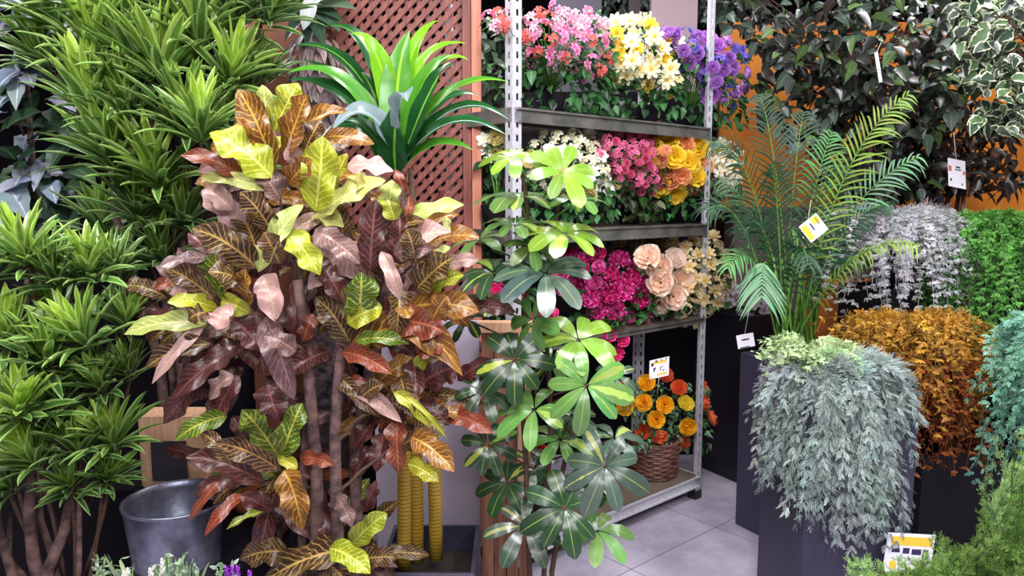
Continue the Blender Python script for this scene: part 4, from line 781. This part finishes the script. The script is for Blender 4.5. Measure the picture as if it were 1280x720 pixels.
# ------------------------------------------------------------------ silvery big-leaved plant, far left
YS = 2.75; sx = at(30, 300, YS)[0]
sv = empty('silver_leaf_plant', [sx, YS, 0], 'plant with big blue-grey and dark leaves at the far left edge', 'potted plant')
cl = MB(); silv = S((134, 138, 156)); silv2 = S((186, 190, 204)); dkl = S((38, 62, 40)); dkl2 = S((70, 104, 62))
for (bx_, by_, tx, ty, w, k) in ((30, 50, -5, 25, 12, 1), (45, 20, 55, 30, 12, 1), (40, 20, 0, 48, 13, 1), (55, 60, 80, 50, 12, 0), (55, 65, 15, 60, 11, 0), (24, 88, -10, 118, 11, 1), (24, 92, 20, 138, 10, 1), (30, 88, 42, 110, 12, 1), (32, 80, 70, 90, 15, 0), (10, 120, -5, 140, 12, 1), (0, 165, 52, 140, 13, 0), (58, 195, 42, 240, 8, 1), (62, 230, 70, 255, 10, 1), (10, 235, 35, 275, 14, 1), (25, 220, 0, 290, 14, 1), (5, 245, 40, 225, 10, 1), (20, 200, -5, 185, 12, 0), (40, 175, 70, 165, 12, 0), (75, 150, 95, 185, 10, 0), (85, 180, 60, 215, 12, 0), (20, 210, 45, 190, 11, 0), (70, 270, 100, 285, 12, 0), (60, 255, 85, 300, 11, 0), (35, 30, 25, -10, 12, 1), (10, 10, -10, -5, 12, 1), (65, 120, 95, 140, 10, 1), (80, 235, 110, 240, 10, 0), (15, 290, -5, 310, 12, 1), (90, 210, 120, 230, 10, 0)):
    c0_, c1_ = ((silv, silv2) if k else (dkl, dkl2)); L2(cl, bx_, by_, tx, ty, (bx_+tx)/2, (by_+ty)/2-8, w, jit(c0_, 1, .15)[0], jit(c1_, 1, .1)[0], YS+random.uniform(-.05, .1), YS-.08, prof='ovate', n=9, fold=.3, wave=.12, cols=5)
for i in range(60):
    bx_, by_ = random.uniform(-5, 80), random.uniform(0, 320); a = random.uniform(-.3, PI+.3); r = random.uniform(28, 45); k = random.random() < .35; c0_, c1_ = ((silv, silv2) if k else (dkl, dkl2))
    L2(cl, bx_, by_, bx_+math.cos(a)*r, by_+abs(math.sin(a))*r, bx_+math.cos(a)*r*.5, by_, 10, jit(c0_, 1, .2)[0], jit(c1_, 1, .1)[0], YS+random.uniform(.05, .2), YS+.02, prof='ovate', n=9, fold=.3, wave=.12, cols=5)
cl.build('leaves', M['small'], sv)
q = MB(); q.tube([[sx, YS+.1, .25], [sx-.01, YS+.1, 1.2], at(28, 40, YS+.05)], [.02, .015, .008], 10)
for e in ((50, 20), (5, 120), (60, 195), (15, 240), (70, 270), (30, 90)): q.tube([at(30, e[1]+50, YS+.1), at((30+e[0])/2, e[1]+15, YS+.08), at(*e, YS+.03)], .005, 6)
q.build('stems', M['bark'], sv)
q = MB(); q.lathe([sx, YS+.1, 0], [(.001, .002), (.12, .002), (.15, .3), (.14, .3), (.13, .26), (.001, .26)], 28); q.build('pot', M['black'], sv)
# ------------------------------------------------------------------ croton
CT = {
 'Y': (S((138, 144, 30)), S((206, 202, 92))), 'L': (S((164, 172, 92)), S((214, 214, 132))), 'G': (S((62, 88, 20)), S((176, 176, 74))), 'O': (S((112, 70, 30)), S((190, 144, 62))),
 'B': (S((64, 42, 28)), S((172, 138, 76))), 'P': (S((170, 134, 132)), S((204, 172, 146))), 'R': (S((108, 48, 34)), S((160, 92, 60))), 'M': (S((70, 34, 32)), S((124, 76, 70))), 'N': (S((98, 74, 72)), S((152, 116, 110)))}
CL = [
 (343,213,297,112,17,'O'),(355,198,384,118,17,'O'),(342,165,373,104,15,'Y'),(335,160,328,106,12,'L'),(362,166,434,140,12,'O'),(340,222,262,166,18,'Y'),(335,238,250,223,9,'L'),(305,222,226,194,10,'R'),(325,222,262,195,8,'Y'),
 (376,240,364,170,12,'P'),(352,212,374,188,8,'R'),(394,264,403,170,20,'Y'),(412,240,434,192,10,'Y'),(398,268,482,226,17,'L'),(432,208,492,214,12,'P'),(404,172,468,180,10,'O'),(506,242,494,212,6,'R'),(486,262,490,225,12,'L'),
 (494,276,481,238,10,'Y'),(506,274,580,256,9,'L'),(462,340,470,250,15,'M'),(304,286,252,238,17,'P'),(290,262,256,236,12,'P'),(328,320,256,252,5,'Y'),(322,336,240,286,16,'B'),(264,322,196,336,9,'N'),(277,376,268,314,20,'G'),(268,374,204,334,12,'B'),
 (226,352,192,362,7,'R'),(232,388,220,352,9,'P'),(272,386,209,378,9,'Y'),(276,378,312,392,11,'Y'),(278,382,270,412,14,'P'),(258,405,155,418,13,'L'),(254,410,190,480,8,'P'),(264,430,181,460,12,'B'),(312,380,307,335,13,'O'),(323,340,379,256,15,'L'),
 (402,272,366,292,11,'P'),(393,268,430,284,12,'L'),(360,292,400,344,13,'Y'),(394,286,456,354,22,'P'),(396,290,450,330,14,'N'),(425,330,385,362,10,'P'),(448,400,452,340,18,'G'),(434,404,478,384,14,'Y'),(328,344,344,402,16,'P'),(372,345,366,412,9,'M'),
 (390,392,378,428,9,'R'),(318,374,330,470,24,'M'),(332,396,368,500,20,'N'),(438,430,394,372,16,'B'),(488,312,564,290,15,'P'),(492,318,540,312,12,'N'),(458,302,532,276,11,'B'),(524,286,574,268,7,'O'),(500,374,476,314,10,'P'),(503,385,512,398,9,'O'),
 (520,362,566,322,16,'B'),(552,332,598,326,9,'P'),(540,362,580,344,9,'Y'),(536,334,562,308,9,'L'),(556,294,558,270,5,'L'),(512,384,599,390,16,'O'),(436,440,578,470,17,'O'),(494,402,556,415,18,'R'),(428,440,490,468,11,'R'),(502,484,541,441,9,'Y'),
 (444,426,512,430,8,'G'),(438,480,502,528,11,'P'),(436,478,470,490,9,'R'),(492,490,538,534,7,'Y'),(508,496,559,548,3,'Y'),(497,520,499,594,12,'R'),(514,546,568,590,14,'O'),(524,480,576,458,16,'M'),(510,580,548,602,9,'Y'),
 (350,574,302,512,17,'G'),(352,572,378,504,15,'G'),(344,574,372,586,8,'Y'),(374,572,418,582,8,'R'),(350,588,268,554,14,'B'),(330,604,232,572,14,'M'),(284,520,218,551,10,'G'),(256,474,204,530,13,'M'),(292,470,262,500,13,'N'),(334,480,348,524,15,'M'),
 (355,588,378,662,17,'O'),(346,610,320,708,14,'M'),(386,610,428,686,14,'M'),(274,602,236,652,6,'R'),(304,618,256,670,8,'R'),(432,688,328,728,18,'B'),(412,685,463,717,13,'Y'),(438,682,484,642,13,'Y'),(448,702,496,698,12,'B'),(330,640,283,662,5,'G'),
 (410,440,360,470,14,'M'),(300,430,240,480,17,'M'),(290,440,215,500,14,'M'),(300,470,262,540,14,'M'),(290,400,330,440,14,'M'),(370,440,330,420,13,'N'),(440,470,420,430,12,'M'),(450,500,480,480,10,'B'),(470,520,510,500,14,'B'),(470,480,520,450,12,'O'),
 (480,540,470,590,11,'M'),(500,560,540,540,12,'B'),(470,560,440,600,10,'M'),(340,640,300,620,12,'M'),(360,690,300,700,14,'B'),(400,700,440,735,14,'B'),(420,620,440,660,9,'N'),(455,640,470,600,8,'M'),(320,310,300,260,14,'B'),(350,250,320,215,14,'N'),(340,290,300,240,14,'B'),
 (430,300,410,240,14,'B'),(470,310,520,300,12,'M'),(520,420,480,370,14,'M'),(540,400,560,370,12,'O'),(300,350,260,340,12,'B'),(430,380,470,350,12,'B'),(400,330,430,380,12,'M'),(350,330,330,290,12,'B'),(260,390,235,400,10,'B'),(360,230,390,200,12,'O'),(380,190,400,150,11,'B'),(310,190,300,150,12,'O'),(440,250,450,215,12,'L'),(420,470,470,520,9,'B'),(520,440,560,430,12,'R'),(480,420,530,460,12,'M'),(310,560,290,520,10,'M'),(496,290,503,232,10,'N'),(505,290,512,245,9,'R'),(498,330,500,270,14,'M'),(520,330,508,285,12,'B'),(500,360,495,420,13,'B'),(515,440,520,500,12,'M'),(500,470,515,520,12,'B'),(290,580,250,540,9,'B'),
]
YK = 1.95
ck = empty('croton', [at(405, 700, YK)[0], YK, 0], 'large croton with yellow, pink, orange and maroon veined leaves', 'potted plant')
heads = {'upper': (345, 230), 'left': (265, 390), 'right': (500, 330), 'centre': (400, 300), 'lower_left': (350, 585), 'lower_right': (500, 500), 'low': (420, 690), 'mid': (320, 420)}
groups = {k: MB() for k in heads}
for (a_, b_, c_, d_, w, k) in CL:
    g = min(heads, key=lambda h: (heads[h][0]-a_)**2+(heads[h][1]-b_)**2)
    dY = random.uniform(-.09, .04)+(.06 if k in 'M' else 0)
    lenp = math.hypot(c_-a_, d_-b_); up = -lenp*.16*(1 if abs(c_-a_) > 15 else .3); horiz = (c_-a_)
    mx_, my_ = (a_+c_)/2+random.uniform(-4, 4), (b_+d_)/2+up
    if (a_, c_) == (436, 578): mx_, my_ = 520, 365
    tip = random.uniform(-.09, .02)
    refv = norm(np.array([random.uniform(-.45, .45), -1, random.uniform(.1, .9)]))
    ca, cb = CT[k]; lat_ = .32 if k in 'MPN' else .22
    P0 = at(a_, b_, YK+dY); P2 = at(c_, d_, YK+dY+tip); P1 = at(mx_, my_, YK+dY+tip/2-.03)
    leaves(groups[g], P0, P1, P2, w*(1.12 if k in 'PNL' else 1.25)/F*YK, refv, n=18, prof='croton', fold=random.uniform(.1, .5), wave=.32, ca=jit(ca, 1, .1, .05)[0], cb=jit(cb, 1, .08, .04)[0], cols=7, cup=random.uniform(-.1, .1), nw=2.2)
# filler leaves deeper in each head
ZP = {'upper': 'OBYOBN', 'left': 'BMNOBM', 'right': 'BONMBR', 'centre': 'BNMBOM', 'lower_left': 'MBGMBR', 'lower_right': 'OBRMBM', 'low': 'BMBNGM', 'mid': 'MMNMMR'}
for k, (hx, hy) in heads.items():
    for i in range(30):
        a = random.uniform(0, 2*PI); r = random.uniform(20, 46); rx_, ry_ = (34, 26)
        if k in ('centre', 'mid', 'right'): ry_ = 55
        a_, b_ = hx+random.gauss(0, .7)*rx_, hy+random.gauss(0, .7)*ry_; dv = np.array([a_-hx+random.gauss(0, 25), (b_-hy)*.6+random.gauss(8, 20)]); dv = dv/(np.linalg.norm(dv)+1e-6)*random.uniform(42, 75)
        c_, d_ = a_+dv[0], b_+dv[1]
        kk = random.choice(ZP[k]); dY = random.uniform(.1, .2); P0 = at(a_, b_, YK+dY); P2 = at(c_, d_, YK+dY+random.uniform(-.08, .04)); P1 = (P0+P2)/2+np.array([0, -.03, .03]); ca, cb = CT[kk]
        leaves(groups[k], P0, P1, P2, random.uniform(.022, .032), norm(np.array([random.uniform(-.5, .5), -1, random.uniform(.1, .9)])), n=14, prof='croton', fold=.3, wave=.32, ca=jit(np.array(ca), 1, .12, .05)[0], cb=jit(cb, 1, .08, .04)[0], cols=5)
for k in groups: groups[k].build('leaf_cluster', M['croton'], ck)
def tubepx(pts, Y, r0, r1, n=12):
    P = np.array([at(x, y, Y+dy) for x, y, dy in pts]); t = np.linspace(0, 1, 14); i = np.linspace(0, 1, len(P)); C = np.stack([np.interp(t, i, P[:, j]) for j in range(3)], 1)
    C[1:-1] = (C[:-2]+2*C[1:-1]+C[2:])/4; C[1:-1] += rng.normal(0, .0025, (12, 3)); q = MB(); q.tube(C, np.linspace(r0, r1, 14), n); return q
for pts, r0, r1 in (([(400, 850, .04), (398, 700, .04), (396, 600, .03), (386, 440, .03), (372, 350, .05)], .021, .014), ([(428, 850, .0), (424, 700, 0), (416, 560, .0), (426, 430, .02), (440, 330, .05)], .02, .012), ([(374, 850, .08), (378, 700, .08), (380, 560, .08), (390, 400, .08), (345, 260, .05)], .012, .01), ([(440, 850, .08), (446, 700, .08), (444, 560, .1), (470, 420, .08), (490, 330, .06)], .022, .013)):
    tubepx(pts, YK, r0, r1).build('trunk', M['bark'], ck)
for pts in ([(398, 600, .03), (360, 590, .02), (350, 580, .0)], [(416, 560, 0), (450, 520, 0), (500, 500, 0)], [(424, 700, 0), (430, 695, -.01), (436, 688, -.02)], [(386, 440, .03), (330, 420, .03), (268, 395, .02)], [(372, 350, .05), (355, 290, .04), (345, 225, .02)], [(440, 350, .05), (420, 300, .05), (398, 268, .02)], [(480, 380, .05), (500, 350, .04), (515, 330, .02)], [(420, 620, 0), (450, 590, 0), (490, 560, 0)]):
    tubepx(pts, YK, .006, .003, 8).build('branch', M['stem'], ck)
q = MB(); q.lathe([worldloc(ck)[0], YK+.03, 0], [(.001, .002), (.13, .002), (.17, .3), (.16, .3), (.15, .26), (.001, .26)], 32); q.build('pot', M['black'], ck)
# ------------------------------------------------------------------ umbrella plant (schefflera)
YU = 2.1
um = empty('umbrella_plant', [at(680, 710, YU)[0], YU, 0], 'variegated umbrella plant with palm-shaped leaf clusters in front of the rack', 'potted plant')
limU = (S((106, 142, 40)), S((160, 180, 70))); midU = (S((84, 124, 58)), S((170, 190, 84))); dkU = (S((36, 66, 40)), S((172, 184, 72))); gyU = (S((62, 84, 70)), S((160, 172, 92))); lgU = (S((96, 140, 70)), S((166, 190, 86)))
def umbrella(px, py, R, axis, colr, n=8, dY=0., droop=.15, w=.235, ph=None):
    mb = MB(); c = at(px, py, YU+dY); ax = norm(np.array(axis, float)); x = norm(np.cross(ax, [.1, .3, 1.]) if abs(ax[2]) < .9 else np.cross(ax, [0, 1., .1])); y = np.cross(ax, x)
    th = np.arange(n)*2*PI/n+(random.random()*6 if ph is None else ph)+rng.normal(0, .1, n); d = np.cos(th)[:, None]*x+np.sin(th)[:, None]*y
    L = (R/F*YU*rng.uniform(.8, 1.1, n))[:, None]
    P0 = c+d*.006; P1 = c+d*L*.5+ax*L*.2; P2 = c+d*L-ax*L*.02-np.array([0, 0, 1])*L*droop
    leaves(mb, P0, P1, P2, L[:, 0]*w*rng.uniform(.85, 1.15, n), ax, n=12, prof='oblan', fold=.12, wave=.05, ca=jit(colr[0], n, .12), cb=jit(colr[1], n, .08), cols=5, cup=-.1)
    o = mb.build('leaf_cluster', M['scheff'], um)
    p = MB(); s = np.array([at(668, min(max(py+45, 200), 660), YU+.02)[0], YU+.03, c[2]-R/F*YU*.9]); m_ = (s+c)/2-np.array([0, 0, .0]); p.tube([s, m_, c-ax*.002], .003, 6); p.build('petiole', M['greenstem'] if py < 350 else M['stem'], o)
front = (0, -1, .35); lowt = (0, -.32, 1)
for a in ((645, 198, 46, (0, -.4, 1), limU, 8, 0), (703, 214, 52, (.25, -.8, .7), limU, 8, -.06, .0), (648, 247, 58, (0, -.15, 1), midU, 8, .02), (722, 250, 46, (.1, -.2, 1), midU, 7, -.03), (643, 280, 46, (0, -.25, 1), midU, 8, 0), (706, 292, 56, (.1, -.45, 1), limU, 8, -.05), (665, 308, 40, (.2, -.6, .8), midU, 7, 0),
          (682, 342, 60, (0, -.65, 1), gyU, 8, -.06), (617, 340, 46, (-.1, -.5, 1), dkU, 8, .02), (612, 374, 42, (0, -.25, 1), dkU, 7, .03), (666, 400, 46, (-.8, -.7, .2), lgU, 6, -.02), (643, 450, 52, front, dkU, 8, -.05), (723, 425, 56, (.1, -.7, .8), limU, 8, -.05), (733, 482, 58, (0, -1, .2), lgU, 8, -.12),
          (604, 488, 42, (0, -.7, .6), dkU, 7, 0), (610, 556, 42, front, dkU, 8, 0), (668, 512, 50, (-.2, -.5, .8), lgU, 7, -.05), (756, 583, 54, front, gyU, 8, -.1), (706, 635, 58, (0, -1, .45), dkU, 8, -.12), (655, 658, 52, (0, -.8, .8), gyU, 7, -.05), (746, 663, 48, (.2, -.5, 1), lgU, 7, 0),
          (700, 550, 46, (0, -.4, 1), midU, 7, 0), (634, 603, 42, (-.2, -.7, .5), dkU, 7, .05), (768, 548, 46, (.2, -.35, 1), gyU, 6, .0), (600, 300, 40, (-.2, -.3, 1), midU, 6, .1), (690, 450, 44, (0, -.5, 1), midU, 6, .08), (715, 520, 44, (.1, -.5, .8), dkU, 7, .06), (770, 470, 34, (.3, -.7, .6), gyU, 6, .05), (585, 400, 38, (-.3, -.5, .8), dkU, 6, .1), (665, 580, 40, (0, -.6, .8), dkU, 6, .08), (735, 610, 42, (.1, -.7, .7), midU, 6, .04)):
    umbrella(*a)
for pts, r0, r1 in (([(665, 860, .02), (662, 700, .02), (655, 560, .02), (650, 450, .02), (660, 360, .02), (664, 270, .02), (650, 205, .02)], .0085, .006), ([(680, 860, .0), (680, 700, 0), (684, 600, .0), (690, 500, .02), (680, 400, .03), (690, 300, .02), (700, 225, .0)], .008, .006), ([(692, 860, .0), (691, 700, 0), (700, 600, 0), (715, 540, .0), (728, 490, .0)], .0085, .006)):
    tubepx(pts, YU, r0, r1, 10).build('trunk', M['stem'], um)
q = MB(); q.lathe([worldloc(um)[0]-.0, YU+.03, 0], [(.001, .002), (.1, .002), (.13, .25), (.12, .25), (.11, .22), (.001, .22)], 32); q.build('pot', M['black'], um)
q = MB()
# ------------------------------------------------------------------ galvanised bucket
YBk = 2.12; a = at(158, 605, YBk); b = at(283, 605, YBk); rB = (b[0]-a[0])/2; zr = at(220, 622, YBk)[2]; cB_ = [(a[0]+b[0])/2, YBk, 0]
hb_ = .34
bk_ = empty('metal_bucket', [cB_[0], cB_[1], zr-hb_], 'galvanised metal bucket below the croton', 'bucket')
q = MB(); rb = rB*.76
q.lathe([cB_[0], cB_[1], zr-hb_], [(.001, .003), (rb, .003), (rb, .01), (rb+(rB-rb)*.45, hb_*.45), (rb+(rB-rb)*.45+.003, hb_*.46), (rb+(rB-rb)*.45+.003, hb_*.475), (rb+(rB-rb)*.48, hb_*.485), (rB-.001, hb_-.012), (rB+.004, hb_-.008), (rB+.005, hb_), (rB+.001, hb_+.002), (rB-.004, hb_-.002), (rB-.008, hb_-.02), (rb-.004, .02), (.001, .02)], 64)
q.build('bucket_body', plain('galvanised_zinc', (.27, .28, .36), .36, .8, .35, 25, (.16, .17, .23), .15), bk_)
q = MB(); q.lathe([cB_[0], cB_[1], zr-hb_], [(.001, hb_*.62), (rB*.86, hb_*.62)], 40); q.build('soil', M['soil'], bk_)
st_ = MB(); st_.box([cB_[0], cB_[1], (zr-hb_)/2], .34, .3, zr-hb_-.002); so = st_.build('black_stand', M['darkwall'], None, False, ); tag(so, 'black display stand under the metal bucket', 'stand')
# box behind the bucket and a terracotta wrapped pot
q = MB(); P = at(200, 520, 2.45); 
bx_ = empty('cardboard_box', [P[0]+.03, 2.5, 0], 'pale brown cardboard box edge glimpsed left of the croton', 'box')
q.box([P[0]+.03, 2.5, P[2]/2], .2, .12, P[2]); q.build('box_body', M['crate_l'], bx_, False)
q = MB(); q.box([P[0]+.03, 2.435, P[2]*.8], .12, .004, .14); q.build('dark_opening', M['black'], bx_, False)
P = at(313, 632, 2.2); q = MB(); q.lathe([P[0], 2.2, P[2]], [(.001, 0), (.055, 0), (.08, .14), (.072, .14), (.065, .12), (.001, .12)], 28); o_ = q.build('terracotta_pot', M['terracotta'], None, True, origin=(P[0], 2.2, P[2])); tag(o_, 'small orange terracotta pot behind the low croton leaves', 'pot')
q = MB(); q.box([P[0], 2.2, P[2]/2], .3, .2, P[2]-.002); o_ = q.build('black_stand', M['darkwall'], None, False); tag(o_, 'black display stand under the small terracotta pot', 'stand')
# dark crates at the bottom left behind the trunks
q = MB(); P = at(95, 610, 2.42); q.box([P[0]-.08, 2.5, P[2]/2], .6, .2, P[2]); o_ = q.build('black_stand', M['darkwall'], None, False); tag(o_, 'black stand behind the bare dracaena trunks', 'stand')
# ------------------------------------------------------------------ little foreground flower trough
tf = empty('heather_trough', [at(225, 730, 1.5)[0], 1.5, .3], 'mixed little white and purple heathers along the bottom edge', 'flowers')
fo = MB(); st = MB(); Cc = []
for k in range(34):
    px = random.uniform(120, 300); y = random.uniform(692, 724); Y = random.uniform(1.42, 1.56); P = at(px, y, Y); b = at(px+random.uniform(-6, 6), 770, Y)
    st.tube([b, P], .0012, 4)
    for j in range(9):
        t = j/9; c = P*(1-t*.6)+b*t*.6; d = norm(rng.normal(0, 1, 3)+np.array([0, -.3, .5])); leaves(fo, c, c+d*.008, c+d*.018, .0045, rdir(1), n=4, prof='ovate', ca=jit(S((110, 130, 110)), 1, .2)[0], cb=S((150, 165, 140)))
for (x, y, tx, ty) in ((130, 692, 150, 728), (165, 735, 150, 700), (262, 702, 250, 735)): L2(fo, tx, ty, x, y, (x+tx)/2-2, (y+ty)/2-3, 2, S((130, 150, 110)), S((170, 180, 140)), 1.5, 1.48, n=6)
st.build('stems', M['greenstem'], tf); fo.build('foliage', M['needle'], tf)
for (x, y, c_) in ((155, 716, 'w'), (160, 712, 'w'), (188, 712, 'w'), (197, 708, 'w'), (203, 700, 'w'), (200, 712, 'w'), (192, 718, 'w'), (283, 710, 'p'), (290, 708, 'p'), (297, 709, 'p'), (312, 715, 'p'), (287, 718, 'p'), (294, 718, 'p')):
    q = MB(); P = at(x, y, 1.46); dn = np.array([0, 0, -1])
    for j in range(16):
        t = j/16; c = P+dn*.035*t; th = j*2.4; d = np.array([math.cos(th), math.sin(th), .8])
        cw = S((236, 230, 222)) if c_ == 'w' else S((150, 60, 190)); leaves(q, c, c+d*.004, c+d*np.array([.006, .006, .012])*(.6+t*.6), .0035, d*np.array([1, 1, -.2]), n=4, prof='petal', ca=cw, cb=np.clip(np.array(cw)*1.2, 0, .95))
    q.build('flower_spike', M['petal'], tf)
q = MB(); q.box([at(225, 760, 1.5)[0], 1.5, .38], .5, .16, .2); q.build('trough', M['black'], tf, False)
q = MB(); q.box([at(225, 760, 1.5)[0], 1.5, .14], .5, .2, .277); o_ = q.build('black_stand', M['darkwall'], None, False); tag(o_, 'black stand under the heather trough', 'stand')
# ------------------------------------------------------------------ light
def area(loc, sx, sy, power, tgt=None, col=(1, 1, 1)):
    l = bpy.data.lights.new('ceiling_and_fill_light', 'AREA'); l.shape = 'RECTANGLE'; l.size = sx; l.size_y = sy; l.energy = power; l.color = col
    o = bpy.data.objects.new('ceiling_and_fill_light', l); COL.objects.link(o); o.location = loc
    if tgt is not None: o.rotation_euler = (Vector(tgt)-Vector(loc)).to_track_quat('-Z', 'Y').to_euler()
    return o
for x in (-1.8, .2, 2.2):
    area((x, 1.0, 3.15), .3, 1.3, 74, col=(1, .98, 1)); area((x, 3.2, 3.2), .3, 1.2, 30, col=(1, .98, 1))
area((.3, -1.2, 2.9), 2.0, .4, 75, (.3, 3, 1.0), (1, .97, 1))  # added fill lamp behind the camera, tilted at the plants, not a ceiling fixture
w_ = bpy.data.worlds.new('world'); sc.world = w_; w_.use_nodes = True
w_.node_tree.nodes['Background'].inputs[0].default_value = (.86, .84, 1, 1); w_.node_tree.nodes['Background'].inputs[1].default_value = .1
sc.view_settings.view_transform = 'Standard'; sc.view_settings.look = 'None'; sc.view_settings.gamma = 1; sc.view_settings.use_curve_mapping = False
sc.view_settings.exposure = 0.5
